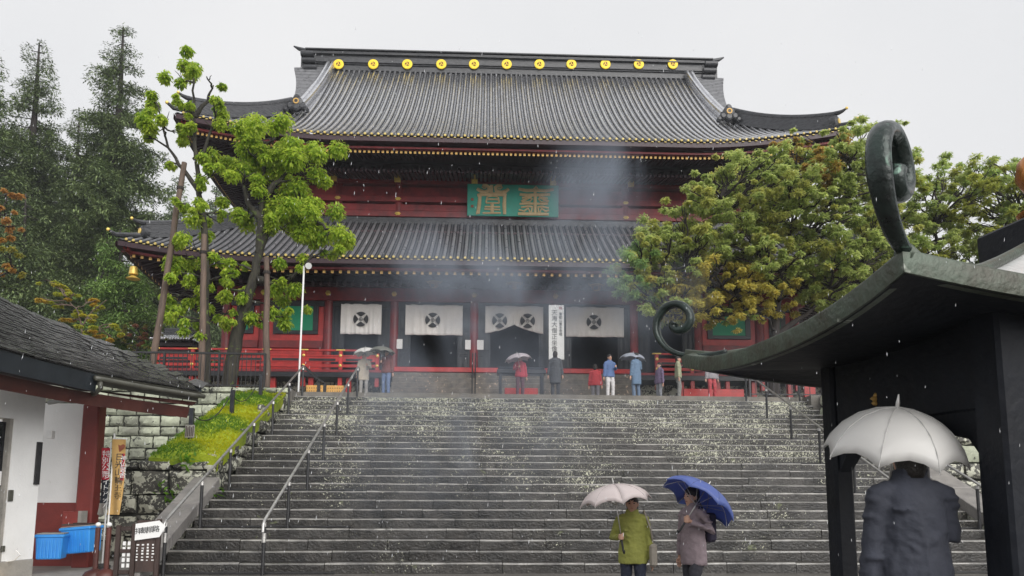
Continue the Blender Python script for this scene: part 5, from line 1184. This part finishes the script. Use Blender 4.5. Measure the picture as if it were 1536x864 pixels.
# ------------------------------------------------------------------ incense pavilion on the right
PA = V3(atz(1356, 384, 2.74)); PB = V3(atz(1028, 536, 2.74))
e2 = (PB - PA); e2.z = 0; LB = e2.length; e2.normalize(); e1 = Vector((e2.y, -e2.x, 0)); LA = 4.65
pav = thing('incense_pavilion', 'dark bronze incense burner pavilion with an upturned roof at the right', 'pavilion', (PA.x + e1.x * LA / 2 + e2.x * LB / 2, PA.y + e1.y * LA / 2 + e2.y * LB / 2, 0)); PO = Vector(pav.location)
def pp(a, b, z): return PA.xy.to_3d() + e1 * a + e2 * b + Vector((0, 0, z)) - PO      # a right, b back
def edge_z(s): return 2.74 - .17 * (1 - abs(2 * s - 1) ** 2.4)
def roofz(a, b):
    """curved hipped roof: corner upturn blends to the apex block"""
    fa, fb = a / LA, b / LB; da, db = abs(2 * fa - 1), abs(2 * fb - 1); d = max(da, db)     # 1 at the eave, 0 at centre
    ez = edge_z(fb) if da >= db else edge_z(fa)
    k = 1 - d; return (2.57 + (ez - 2.57) * max(0, 1 - k * 2.2) ** 1.5) + .95 * k ** 1.25 * 1.0
na = 40
mb = MB(); mb.grid([[pp(LA * i / na, LB * j / na, roofz(LA * i / na, LB * j / na)) for i in range(na + 1)] for j in range(na + 1)])
prf = mb.build('roof', 'roofplate', pav, True)
per = [(0, j / 20) for j in range(20)] + [(i / 20, 1) for i in range(20)] + [(1, 1 - j / 20) for j in range(20)] + [(1 - i / 20, 0) for i in range(20)]; per.append(per[0])
def pe(fa, fb, out, dz):
    s = fb if fa in (0, 1) else fa
    if fa in (0, 1) and fb in (0, 1): s = 0
    oa = (-out if fa == 0 else out if fa == 1 else 0); ob = (-out if fb == 0 else out if fb == 1 else 0)
    return pp(fa * LA + oa, fb * LB + ob, edge_z(s) + dz)
mb = MB(); mb.grid([[pe(a, b, -.06, .035) for a, b in per], [pe(a, b, .02, .03) for a, b in per], [pe(a, b, .03, .012) for a, b in per], [pe(a, b, .015, -.085) for a, b in per], [pe(a, b, -.05, -.09) for a, b in per]][::-1])
mb.build('eave_lip', 'bronzelip', pav, True, ang=.7)
# dark soffit and beams
mb = MB(); ins = .5
mb.grid([[pp(LA * i / 20, LB * j / 20, (lambda d, e: e - .088 + .10 * (1 - d))(max(abs(2 * i / 20 - 1), abs(2 * j / 20 - 1)), edge_z(j / 20) if abs(2 * i / 20 - 1) >= abs(2 * j / 20 - 1) else edge_z(i / 20))) for i in range(21)] for j in range(21)][::-1]); mb.build('soffit', 'burner', pav, True)
a0, a1, b0_, b1_ = .86, LA - .86, .40, LB - .80
def pbox(mb, x0, x1, y0, y1, z0, z1): return mb.hexa([pp(*q) for q in ((x0, y0, z0), (x1, y0, z0), (x1, y1, z0), (x0, y1, z0), (x0, y0, z1), (x1, y0, z1), (x1, y1, z1), (x0, y1, z1))])
for (x, y) in ((a0, b0_), (a1, b0_), (a0, b1_), (a1, b1_)):
    r_ = .105 if (x, y) == (a0, b0_) else .075
    po = pbox(MB(), x - r_, x + r_, y - r_, y + r_, .15, 2.60).build('post', 'burner', pav, bev=.02)
    pbox(MB(), x - r_ - .02, x + r_ + .02, y - r_ - .02, y + r_ + .02, 1.0 if r_ > .1 else .9, 1.03 if r_ > .1 else .93).build('post_band', 'burner', po, bev=.004)
    pbox(MB(), x - .2, x + .2, y - .2, y + .2, .15, .22).build('post_base', 'coping', pav, bev=.03)
    pbox(MB(), x - .16, x + .16, y - .16, y + .16, .2, .74 if (x, y) == (a0, b0_) else .3).build('post_shoe', 'burner', pav, bev=.02)
th_ = .05
for nm, x0, x1, y0, y1 in (('left_beam', a0 - th_, a0 + th_, b0_ + .1, b1_ - .08), ('right_beam', a1 - th_, a1 + th_, b0_ + .08, b1_ - .08), ('front_beam', a0 + .1, a1 - .08, b0_ - th_, b0_ + th_), ('rear_beam', a0 + .08, a1 - .08, b1_ - th_, b1_ + th_)):
    pbox(MB(), x0, x1, y0, y1, 2.06, 2.62).build('tie_beam', 'burner', pav, bev=.015)
# stepped bracket shoulders under the beams
MB().hexa([pp(*q) for q in ((.1, -.45, -.02), (LA - .2, -.45, -.02), (LA - .2, LB - .1, -.02), (.1, LB - .1, -.02), (.1, -.45, .15), (LA - .2, -.45, .15), (LA - .2, LB - .1, .15), (.1, LB - .1, .15))]).build('stone_plinth', 'coping', pav, bev=.02)
def gus(cx, cy, dx, dy):
    P = [(0, 2.06), (.52, 2.06), (.46, 2.0), (.30, 1.985), (.24, 1.93), (.12, 1.90), (0, 1.74)]; t2 = .04; mb = MB(); k = len(P)
    f = [pp(cx + dx * q + dy * t2, cy + dy * q + dx * t2, z) for q, z in P]; g = [pp(cx + dx * q - dy * t2, cy + dy * q - dx * t2, z) for q, z in P]
    mb.add(f + g, [tuple(range(k)), tuple(range(k, 2 * k))[::-1]] + [(i, i + k, (i + 1) % k + k, (i + 1) % k) for i in range(k)]); mb.build('corner_bracket', 'burner', pav)
gus(a0 + .07, b1_, 1, 0); gus(a0, b1_ - .07, 0, -1); gus(a0, b0_ + .1, 0, 1); gus(a1 - .07, b1_, -1, 0); gus(a1, b1_ - .07, 0, -1); gus(a0 + .1, b0_, 1, 0); gus(a1 - .07, b0_, -1, 0); gus(a1, b0_ + .07, 0, 1)
for yy in (): pbox(MB(), a0 - .45, a1 + .45, b1_ + .06 + yy, b1_ + .16 + yy, 2.40, 2.50).build('eave_purlin', 'burner', pav, bev=.01)

# gilt leaf ornament on the beam
og = V3(at(1320, 600, 4.9)) - PO; mb = MB()
for k in range(7):
    a = k * .75; mb.blob(og + Vector((.045 * cos(a), -.01, .04 * sin(a))), (.028, .015, .02), 6, 0, .25)
mb.tube([og + Vector((.06, 0, .03)), og + Vector((.11, 0, .045)), og + Vector((.17, 0, .075))], [.02, .022, .006], 6); mb.build('gilt_ornament', 'dgold', pav, True)
# scrolls at the corners
SC = [(-.42, .015), (-.20, .0), (.0, .02), (.15, .08), (.25, .18), (.30, .30), (.29, .42), (.22, .52), (.12, .555), (.02, .53), (-.05, .45), (-.06, .36), (.0, .29), (.08, .285), (.12, .33), (.10, .37)]
def scroll(base, out, sc, lab=None):
    out = out.normalized(); side_ = out.cross(Vector((0, 0, 1))); P = []
    pts = [base + out * (x * sc) + Vector((0, 0, z * sc)) for x, z in SC]; sm = []
    for i in range(len(pts) - 1):
        p0, p1, p2, p3 = pts[max(0, i - 1)], pts[i], pts[i + 1], pts[min(len(pts) - 1, i + 2)]
        for k in range(4):
            t = k / 4; sm.append(.5 * ((2 * p1) + (p2 - p0) * t + (2 * p0 - 5 * p1 + 4 * p2 - p3) * t * t + (3 * p1 - p0 - 3 * p2 + p3) * t ** 3))
    sm.append(pts[-1]); n = len(sm); rad = []
    for i in range(n):
        t = i / (n - 1); wth = (.025 + .031 * min(1, t * 3)) * sc / 1.0 * (1 if t < .8 else 1 + .15 * (t - .8) * 5); rad.append((wth, (.020 + .022 * min(1, t * 2.2)) * sc))
    return MB().tube(sm, rad, 14, up=tuple(out.cross(side_)) if False else (0, 0, 1)).build('corner_scroll', 'bronze', pav, True)
scroll(pp(0, 0, 2.75), Vector((-.72, -.69, 0)), 1.05)
scroll(pp(0, LB, 2.74), (-e1 + e2), .86); scroll(pp(LA, 0, 2.75), (e1 - e2), 1); scroll(pp(LA, LB, 2.75), (e1 + e2), 1)
for (fa, fb) in ((0, 0), (0, 1), (1, 0), (1, 1)):      # hip ribs
    P = [(fa * LA + (LA / 2 - fa * LA) * k / 10, fb * LB + (LB / 2 - fb * LB) * k / 10) for k in range(0, 9)]; MB().tube([pp(a, b, roofz(a, b) + .02) for a, b in P], [.05] + [.035] * 8, 8).build('hip_rib', 'bronzelip', pav, True)
cc = (LA / 2, LB / 2); pbox(MB(), cc[0] - .36, cc[0] + .36, cc[1] - .36, cc[1] + .36, 3.30, 3.56).build('apex_block', 'burner', pav, bev=.02); pbox(MB(), cc[0] - .42, cc[0] + .42, cc[1] - .42, cc[1] + .42, 3.26, 3.32).build('apex_step', 'burner', pav, bev=.01)
fz = 3.56; MB().lathe([(.10, 0), (.22, .05), (.24, .10), (.12, .17), (.10, .22), (.17, .27), (.23, .38), (.21, .50), (.11, .60), (.02, .70)], 24, pp(cc[0], cc[1], fz)).build('finial', 'copper', pav, True, ang=1.0)
setp(MB().lathe([(.05, .0), (.075, .06), (.065, .12), (.05, .22), (.052, .24), (.02, .27)], 14, V3(at(1405, 632, 4.75)) - Vector((0, 0, .06))).build('hanging_bell', 'rust', smooth=True), 'small reddish brown bell shape hanging under the pavilion roof beside the white umbrella', 'bell')
# ------------------------------------------------------------------ people
FOLDS = bpy.data.textures.new('folds', 'CLOUDS'); FOLDS.noise_scale = .06; FOLDS.noise_depth = 2; FOLDS.contrast = 1.4
def bake(mb, voxel, mat, name, parent, it=6, fac=.5, fold=0):
    me = mb.mesh('tmp', 'skin'); o = bpy.data.objects.new('tmp', me); COL.objects.link(o)
    m = o.modifiers.new('r', 'REMESH'); m.mode = 'VOXEL'; m.voxel_size = voxel; m.use_smooth_shade = True
    if fold:
        d_ = o.modifiers.new('d', 'DISPLACE'); d_.texture = FOLDS; d_.strength = fold; d_.mid_level = .5; d_.texture_coords = 'LOCAL'
    if it: s_ = o.modifiers.new('s', 'SMOOTH'); s_.factor = fac; s_.iterations = it
    dg = bpy.context.evaluated_depsgraph_get(); out = bpy.data.meshes.new_from_object(o.evaluated_get(dg)); bpy.data.objects.remove(o); bpy.data.meshes.remove(me)
    out.materials.clear(); out.materials.append(M[mat] if isinstance(mat, str) else mat); out.polygons.foreach_set('use_smooth', [True] * len(out.polygons)); out.name = name
    return link(name, out, parent)
def person(label, loc, rz, coat, pants, h=1.65, hold='r', near=False, walk=.0, coat_len=.80, sleeve=None, bag=None, hairc='hair', group=None, umb=None, hat=None, lean=0, hold_at=None, look=0, zoff=0):
    loc = (loc[0], loc[1], loc[2] + zoff)
    t = thing('person', label, 'person', loc, rz, group); k = h / 1.65; vx = .011 if near else .02
    V = lambda x, y, z: Vector((x * k, y * k, z * k)); sw = walk
    hipL, hipR = V(.09, 0, .88), V(-.09, 0, .88)
    kneeL, kneeR = V(.095, -.06 - sw * .5, .48), V(-.095, -.03 + sw * .4, .48)
    ankL, ankR = V(.10, -.02 - sw * .6, .09), V(-.10, .0 + sw * .9, .09 + abs(sw) * .15)
    ln = lambda z: -lean * max(0, z - .9)
    sh = {s: V(s * .175, ln(1.36), 1.36) for s in (-1, 1)}
    hand = {}
    for s, nm_ in ((-1, 'r'), (1, 'l')):
        hand[s] = V(*(hold_at or (s * .10, -.27 + ln(1.15), 1.16))) if nm_ == hold else V(s * .25, -.02 + ln(.8), .79)
    elb = {}
    for s in (-1, 1):
        m_ = (sh[s] + hand[s]) * .5; up_ = (hand[s] - sh[s]).length; bend = max(0, (.56 * k) ** 2 - up_ ** 2) ** .5 * .5
        elb[s] = m_ + Vector((s * .45, .55, -.7)).normalized() * bend
    b = MB()
    # body: head, neck, trunk, limbs, hands
    hc = V(0, -.01 + ln(1.52), 1.535)
    b.tube([hc + V(0, .005, -.118), hc + V(0, -.012, -.10), hc + V(0, -.01, -.06), hc + V(0, .0, .0), hc + V(0, .01, .06), hc + V(0, .012, .105), hc + V(0, .012, .118)], [tuple(q * k for q in r) for r in ((.02, .025), (.045, .055), (.062, .08), (.075, .095), (.072, .09), (.045, .06), (.015, .02))], 14, up=(0, 1, 0))
    b.tube([V(0, .015 + ln(1.34), 1.32), V(0, .01 + ln(1.44), 1.47)], [.055 * k, .05 * k], 10)
    b.blob(hc + V(0, -.098, -.012), (.013 * k, .02 * k, .025 * k), 8)
    for s in (-1, 1): b.blob(hc + V(s * .077, .01, -.005), (.012 * k, .02 * k, .032 * k), 8)
    b.tube([V(0, 0, .84), V(0, .0, 1.0), V(0, ln(1.2), 1.2), V(0, ln(1.36), 1.37)], [(.12 * k, .075 * k), (.11 * k, .07 * k), (.12 * k, .075 * k), (.09 * k, .045 * k)], 14, up=(0, 1, 0))
    for hp, kn, an in ((hipL, kneeL, ankL), (hipR, kneeR, ankR)):
        b.tube([hp, kn, an, an + V(0, 0, -.05)], [.065 * k, .045 * k, .034 * k, .034 * k], 10); b.tube([an + V(0, .03, -.055), an + V(0, -.13, -.06)], [.032 * k, .028 * k], 8)
    for s in (-1, 1):
        b.tube([sh[s] + V(-s * .03, 0, -.03), elb[s], hand[s]], [.036 * k, .030 * k, .024 * k], 9); hd = hand[s]; d = (hand[s] - elb[s]).normalized(); hol = (s == -1) == (hold == 'r') and hold in 'rl'
        if hol:    # fist closed round an upright shaft
            c = hd + d * (.05 * k); b.blob(c + d * (-.012 * k), (.034 * k, .034 * k, .043 * k), 10)
            for f in range(4):
                z = .03 - .02 * f; rr = .030 * k; b.tube([c + Vector((rr * cos(a), rr * sin(a), z * k)) for a in (pi * 1.0, pi * 1.25, pi * 1.55, pi * 1.85, pi * 2.1)], [.0105 * k] * 4 + [.008 * k], 7)
            b.tube([c + V(.0, .03, .02), c + V(.025, .01, .045), c + V(.02, -.03, .05)], [.012 * k, .011 * k, .009 * k], 7)
        else:
            pal = hd + d * (.05 * k); b.tube([hd, pal, pal + d * .035 * k], [(.024 * k, .02 * k), (.038 * k, .018 * k), (.036 * k, .014 * k)], 9, up=(0, 1, 0))
            for f in range(4):
                o_ = V(0, (f - 1.5) * .018, 0); L_ = (.062, .072, .068, .052)[f] * k; q = pal + d * .03 * k + o_; q2 = q + d * L_ * .5 + V(-s * .006, 0, 0); b.tube([q, q2, q2 + d * L_ * .45 + V(-s * .022, -.004, 0)], [.009 * k, .0085 * k, .0065 * k], 7)
            q = pal + V(0, -.03, 0) - d * .02 * k; b.tube([q, q + d * .03 * k + V(-s * .012, -.02, 0), q + d * .06 * k + V(-s * .02, -.022, 0)], [.011 * k, .010 * k, .008 * k], 7)
    bake(b, .008 if near else .013, 'skin', 'body', t, 2, .4)
    # coat
    c = MB(); zb_ = coat_len * k
    c.tube([V(0, 0, coat_len), V(0, .0, coat_len + .04), V(0, .0, .95), V(0, ln(1.08), 1.08), V(0, ln(1.25), 1.25), V(0, ln(1.36), 1.36), V(0, ln(1.42), 1.42), V(0, .008 + ln(1.45), 1.455)], [tuple(q * k for q in r) for r in ((.195, .128), (.20, .135), (.192, .132), (.165, .122), (.17, .125), (.155, .095), (.09, .075), (.075, .072))], 18, up=(0, 1, 0))
    for s in (-1, 1):
        e_ = elb[s] + (hand[s] - elb[s]) * (.9 if sleeve is None else sleeve); c.tube([sh[s] + V(-s * .07, 0, .0), sh[s] + V(-s * .01, 0, -.025), elb[s], e_, e_ + (e_ - elb[s]).normalized() * .015 * k], [.055 * k, .066 * k, .055 * k, .045 * k, .044 * k], 11)
        for q in range(5): 
            f = .2 + .16 * q; pt = sh[s].lerp(elb[s], f) if q < 3 else elb[s].lerp(e_, (q - 2) * .3); c.blob(pt + Vector((random.uniform(-.02, .02), random.uniform(-.02, .02), 0)), (.062 * k, .062 * k, .022 * k), 8)
    for q in range(9):
        sx_, yy = random.choice((-1, 1)), random.choice((-1, 1)); z0_ = random.uniform(.9, 1.3); c.tube([V(sx_ * random.uniform(.10, .15), yy * .075 + ln(z0_), z0_), V(sx_ * random.uniform(.02, .06), yy * .118 + ln(z0_), z0_ - random.uniform(.03, .08)), V(-sx_ * random.uniform(.02, .10), yy * .11 + ln(z0_), z0_ - random.uniform(.06, .18))], [.008 * k, .016 * k, .008 * k], 6)
    for q in range(7): c.blob(V(random.uniform(-.08, .08), random.choice((-1, 1)) * .095 + ln(1.1), .9 + .07 * q), (.07 * k, .03 * k, .016 * k), 8)
    c.tube([V(.07 * cos(a), .005 + ln(1.44) + .066 * sin(a), 1.45 + .012 * sin(a)) for a in [i * pi / 8 for i in range(17)]], .018 * k, 8)
    c.tube([V(0, .125 + ln(1.0), coat_len + .02), V(0, .128 + ln(1.1), 1.1)], .008 * k, 6)
    bake(c, vx, clothmat(coat), 'coat', t, 3, .5, .016 * k)
    p = MB()
    for hp, kn, an in ((hipL, kneeL, ankL), (hipR, kneeR, ankR)): p.tube([hp + V(0, 0, .06), hp + V(0, 0, -.06), kn, kn.lerp(an, .5), an + V(0, 0, -.02)], [.086 * k, .09 * k, .070 * k, .066 * k, .062 * k], 12); p.blob(an + V(0, -.02, .04), (.066 * k, .066 * k, .02 * k), 8)
    p.tube([V(0, 0, .80), V(0, 0, .9), V(0, 0, 1.0)], [(.13 * k, .1 * k), (.145 * k, .108 * k), (.135 * k, .1 * k)], 14, up=(0, 1, 0))
    bake(p, vx, clothmat(pants), 'trousers', t, 3, .5, .024 * k)
    for an in (ankL, ankR):
        s_ = MB(); s_.tube([an + V(0, .06, -.055), an + V(0, .03, -.045), an + V(0, -.08, -.052), an + V(0, -.16, -.068), an + V(0, -.18, -.07)], [(.03 * k, .03 * k), (.045 * k, .045 * k), (.046 * k, .036 * k), (.04 * k, .024 * k), (.02 * k, .012 * k)], 12, up=(0, 0, 1)); s_.build('shoe', 'shoe', t, True)
    # hair or hat
    hb = MB(); 
    hb.tube([hc + V(0, .035, -.12), hc + V(0, .035, -.07), hc + V(0, .028, 0), hc + V(0, .014, .05), hc + V(0, .01, .09), hc + V(0, .012, .122), hc + V(0, .014, .132)], [tuple(q * k for q in r) for r in ((.055, .06), (.074, .072), (.084, .082), (.085, .102), (.072, .092), (.035, .045), (.01, .012))], 16, up=(0, 1, 0))
    hb.build('hair', hairc, t, True)
    for s in (-1, 1): MB().blob(hc + V(s * .03, -.083, .008), (.013 * k, .008 * k, .007 * k), 8).build('eye', 'eye', t, True); MB().tube([hc + V(s * .015, -.09, .03), hc + V(s * .032, -.088, .034), hc + V(s * .048, -.078, .028)], .004 * k, 5).build('eyebrow', 'hair', t)
    MB().tube([hc + V(-.022, -.082, -.056), hc + V(0, -.088, -.054), hc + V(.022, -.082, -.056)], [.003 * k, .007 * k, .003 * k], 6).build('mouth', 'lip', t, True)
    if bag:
        bg_ = MB().box(V(*bag[1]), tuple(q * k for q in bag[2])).build('shoulder_bag', clothmat(bag[0]), t, bev=.03); q = V(*bag[1]); MB().tube([q + V(0, 0, bag[2][2] / 2), q.lerp(sh[1], .6) + V(.03, -.12, .05), sh[1] + V(-.02, 0, .09), sh[1] + V(-.04, .11, -.08)], .012 * k, 6).build('bag_strap', clothmat(bag[0]), t)
    if umb:
        ul, uc, ur, ut, ux, ulen = umb[:6]; s = -1 if hold == 'r' else 1; d = (hand[s] - elb[s]).normalized(); gp_ = Vector(loc) + Matrix.Rotation(rz, 3, 'Z') @ (hand[s] + d * .05 * k)
        umbrella(ul, gp_, uc, ur, ut, ux, ulen, *umb[6:])
    return t
def umbrella(label, grip, col, rad, tilt, tdir, ln_=.62, dep=None):
    """grip: world point of the hand; tilt (rad) towards direction tdir"""
    dep = dep or rad * .52; ax = Vector((sin(tilt) * cos(tdir), sin(tilt) * sin(tdir), cos(tilt))); base = grip - ax * .12; t = thing('umbrella', label, 'umbrella', base, 0); R = ax.to_track_quat('Z', 'Y').to_matrix()
    H = ln_ + .12; n = 8; mb = MB(); rows = []
    for j in range(9):
        f = j / 8; row = []
        for i in range(n * 4 + 1):
            a = 2 * pi * i / (n * 4); q = (i % 4) / 4; sag = 1 - .10 * f * (4 * q * (1 - q)); r = rad * sin(f * 1.32) / sin(1.32) * sag
            row.append(R @ Vector((r * cos(a), r * sin(a), H - dep * (1 - cos(f * 1.32)) / (1 - cos(1.32)) + .055 * f * f * (4 * q * (1 - q)))))
        rows.append(row)
    mb.grid(rows[::-1]); cn = mb.build('canopy', umbmat(col), t, True, ang=.24); sl = cn.modifiers.new('cloth', 'SOLIDIFY'); sl.thickness = .004
    MB().tube([R @ Vector((0, 0, .0)), R @ Vector((0, 0, H + .06))], [.007, .007], 8).build('shaft', 'steel', t, True); MB().tube([R @ Vector((0, 0, .16)), R @ Vector((0, 0, .0)), R @ Vector((.0, 0, -.05)), R @ Vector((.03, 0, -.08)), R @ Vector((.06, 0, -.05))], [.013, .014, .013, .013, .012], 8).build('handle', 'ink', t, True)
    MB().lathe([(.012, H - .01), (.012, H + .03), (.004, H + .08)], 8, (0, 0, 0), 0, R).build('ferrule', 'steel', t)
    sm_ = clothmat(tuple(q * .62 for q in col), .5)
    for i in range(n):
        a = 2 * pi * i / n; MB().tube([R @ Vector((rad * sin(f * 1.32) / sin(1.32) * cos(a), rad * sin(f * 1.32) / sin(1.32) * sin(a), H + .003 - dep * (1 - cos(f * 1.32)) / (1 - cos(1.32)))) for f in (.02, .2, .4, .6, .8, 1.0)], .0032, 5).build('seam', sm_, t)
        P = [R @ Vector((rad * sin(f * 1.32) / sin(1.32) * cos(a), rad * sin(f * 1.32) / sin(1.32) * sin(a), H - .01 - dep * (1 - cos(f * 1.32)) / (1 - cos(1.32)))) for f in (0, .3, .6, .85, 1.0)]
        MB().tube(P, .004, 5).build('rib', 'steel', t); MB().tube([R @ Vector((0, 0, H - .28 * rad / .5)), P[2]], .003, 5).build('stretcher', 'steel', t)
    return t
def pl(px, Y): q = at(px, 740, Y); return (q[0], Y, 0)
person('person in a dark navy coat seen from behind under a white umbrella', pl(1366, 4.15), pi * .98, (.034, .038, .054), (.02, .022, .03), 1.78, 'r', True, coat_len=.72, zoff=.15, umb=('white umbrella held low over the person in the dark navy coat', (.80, .79, .77), .405, R_(14), -pi / 2 + .1, .66, .31), hold_at=(-.02, -.22, 1.20))
person('person in an olive yellow jacket under a pale umbrella at the foot of the stairs', pl(948, 9.5), R_(-15), (.26, .27, .06), (.015, .02, .04), 1.56, 'r', True, walk=.05, coat_len=.74, bag=((.30, .27, .23), (.27, -.02, .86), (.10, .24, .30)), umb=('pale pinkish white umbrella over the person in the olive yellow jacket', (.74, .66, .65), .46, R_(8), pi, .66), hold_at=(-.16, -.2, 1.10))
person('person in a mauve grey top turned to the left under a tilted blue umbrella', pl(1038, 9.3), R_(-68), (.29, .23, .25), (.035, .035, .045), 1.66, 'l', True, walk=.06, coat_len=.70, bag=((.03, .025, .05), (.02, .19, 1.16), (.28, .14, .36)), umb=('blue umbrella tilted steeply to the right over the person in the mauve top', (.13, .19, .52), .50, R_(36), R_(12), .50), hold_at=(.16, -.16, 1.24))
gr = 'visitors standing at the top of the stairs'
def top(px, Y): q = at(px, 590, Y); return (q[0], Y, TZ)
person('person in a cream coat under a white umbrella at the left top of the stairs', top(545, 27.0), .2, (.62, .54, .44), (.40, .38, .36), 1.62, 'l', group=gr, coat_len=.62, umb=('white umbrella over the person in the cream coat at the left top of the stairs', (.78, .76, .73), .48, R_(6), pi, .62))
person('person in a dark red jacket and blue jeans under an olive grey umbrella', top(579, 26.5), -.3, (.20, .06, .05), (.14, .20, .36), 1.66, 'r', group=gr, umb=('olive grey umbrella over the person in the dark red jacket', (.20, .20, .17), .48, R_(5), 0, .55))
person('person in a bright red jacket under a mauve umbrella by the black table', top(780, 26.8), .1, (.50, .05, .08), (.12, .06, .08), 1.58, 'r', group=gr, umb=('pale mauve umbrella over the person in the bright red jacket', (.58, .52, .55), .50, R_(10), pi, .48))
person('person in a long dark grey coat without an umbrella beside the tall white signboard', top(833, 26.6), pi - .2, (.07, .075, .085), (.05, .052, .06), 1.72, 'n', group=gr, coat_len=.5)
person('person in a red top and grey trousers seen right of the white signboard', top(893, 29.0), pi - .3, (.46, .05, .06), (.22, .21, .23), 1.68, 'n', group=gr)
person('person in a blue jacket and white trousers in the group at the right', top(915, 26.8), .3, (.10, .16, .32), (.62, .60, .60), 1.66, 'l', group=gr)
person('person in a slate blue raincoat under a grey umbrella in the group at the right', top(955, 26.6), pi + .5, (.13, .20, .30), (.12, .17, .25), 1.70, 'r', group=gr, coat_len=.5, umb=('light blue grey umbrella over the person in the slate blue raincoat', (.42, .45, .52), .50, R_(5), 0, .55))
person('person in a dusty purple jacket and grey trousers left of the small bronze scroll', top(990, 28.2), -1.2, (.20, .15, .25), (.26, .27, .30), 1.64, 'n', group=gr)
person('person in a pale olive jacket just left of the small bronze scroll', top(1018, 26.6), 1.3, (.32, .33, .22), (.22, .22, .21), 1.60, 'n', group=gr)
person('person in a grey coat and red trousers at the right top of the stairs', top(1068, 26.8), .2, (.30, .28, .30), (.45, .07, .08), 1.62, 'n', group=gr)
# ------------------------------------------------------------------ drifting incense smoke
def smoke(c, rad, dens, seed, name='incense_smoke', scl=.45):
    mb = MB(); mb.blob((0, 0, 0), rad, 20); o = mb.build(name, 'ink', smooth=True); o.location = c; stuff(o)
    m = bpy.data.materials.new('incense_smoke'); m.use_nodes = True; t = m.node_tree; t.nodes.clear(); N = t.nodes.new; K = t.links.new
    out = N('ShaderNodeOutputMaterial'); v = N('ShaderNodeVolumePrincipled'); v.inputs['Color'].default_value = (.74, .84, 1.0, 1); v.inputs['Anisotropy'].default_value = .3
    tcn = N('ShaderNodeTexCoord'); mp = N('ShaderNodeMapping'); mp.inputs['Scale'].default_value = tuple(1 / r for r in rad); K(tcn.outputs['Object'], mp.inputs['Vector'])
    ln = N('ShaderNodeVectorMath'); ln.operation = 'LENGTH'; K(mp.outputs[0], ln.inputs[0])
    fo = N('ShaderNodeMapRange'); fo.interpolation_type = 'SMOOTHSTEP'; fo.inputs['From Min'].default_value = .97; fo.inputs['From Max'].default_value = .1; K(ln.outputs['Value'], fo.inputs['Value'])
    g = N('ShaderNodeNewGeometry'); nz_ = N('ShaderNodeTexNoise'); nz_.inputs['Scale'].default_value = scl; nz_.inputs['Detail'].default_value = 4; nz_.inputs['Distortion'].default_value = 1.2
    mp2 = N('ShaderNodeMapping'); mp2.inputs['Location'].default_value = (seed * 3.1, seed, 0); mp2.inputs['Rotation'].default_value = (0, R_(25), 0); mp2.inputs['Scale'].default_value = (1, 1, .6); K(g.outputs['Position'], mp2.inputs['Vector']); K(mp2.outputs[0], nz_.inputs['Vector'])
    nr = N('ShaderNodeMapRange'); nr.interpolation_type = 'SMOOTHSTEP'; nr.inputs['From Min'].default_value = .40; nr.inputs['From Max'].default_value = .68; K(nz_.outputs['Fac'], nr.inputs['Value'])
    mu = N('ShaderNodeMath'); mu.operation = 'MULTIPLY'; K(fo.outputs[0], mu.inputs[0]); K(nr.outputs[0], mu.inputs[1]); m2 = N('ShaderNodeMath'); m2.operation = 'MULTIPLY'; K(mu.outputs[0], m2.inputs[0]); m2.inputs[1].default_value = dens; K(m2.outputs[0], v.inputs['Density']); K(v.outputs[0], out.inputs['Volume'])
    o.data.materials.clear(); o.data.materials.append(m); return o
smoke(at(890, 295, 22), (2.3, 1.6, 2.6), .9, 1, scl=.6)
smoke(at(800, 425, 21), (6.5, 2.0, 2.6), .85, 2)
smoke(at(670, 610, 15.5), (4.2, 1.5, 3.2), .5, 4, scl=.6)
smoke(at(1080, 560, 8), (2.0, .9, .9), .18, 6, scl=1.0)
# ------------------------------------------------------------------ falling rain drops
r = random.Random(12); mb = MB()
for i in range(1000):
    Y = r.uniform(2.6, 12); px, py = r.uniform(-30, 1560), r.uniform(40, 840); c = V3(at(px, py, Y)); Ld = r.uniform(.010, .030) * (.5 + Y / 8); wd = .0013 * (.5 + Y / 7); dx = r.uniform(-.05, .12)
    if c.z < .1: continue
    a = c + Vector((dx * Ld, 0, Ld / 2)); b_ = c - Vector((dx * Ld, 0, Ld / 2)); m_ = c - Vector((0, 0, Ld * .15))
    mb.add([a, m_ + Vector((-wd, -wd * .6, 0)), m_ + Vector((wd, -wd * .6, 0)), m_ + Vector((0, wd, 0)), b_], [(0, 2, 1), (0, 3, 2), (0, 1, 3), (4, 1, 2), (4, 2, 3), (4, 3, 1)])
md, td, bd = nodes_of('rain_drop'); bd.inputs['Base Color'].default_value = (.85, .87, .9, 1); bd.inputs['Roughness'].default_value = .2; bd.inputs['Alpha'].default_value = .75
stuff(mb.build('rain', md, smooth=True))
# ------------------------------------------------------------------ damp air
hz_box = MB().b2(-305, 305, -85, 405, -1.2, 62).build('haze', 'ink'); stuff(hz_box); hz_box.data.materials.clear()
mh = bpy.data.materials.new('haze'); mh.use_nodes = True; th_n = mh.node_tree; th_n.nodes.clear()
oh = th_n.nodes.new('ShaderNodeOutputMaterial'); vh = th_n.nodes.new('ShaderNodeVolumePrincipled'); vh.inputs['Color'].default_value = (.90, .93, .97, 1); vh.inputs['Density'].default_value = .0006; vh.inputs['Anisotropy'].default_value = .2
th_n.links.new(vh.outputs[0], oh.inputs['Volume']); hz_box.data.materials.append(mh)
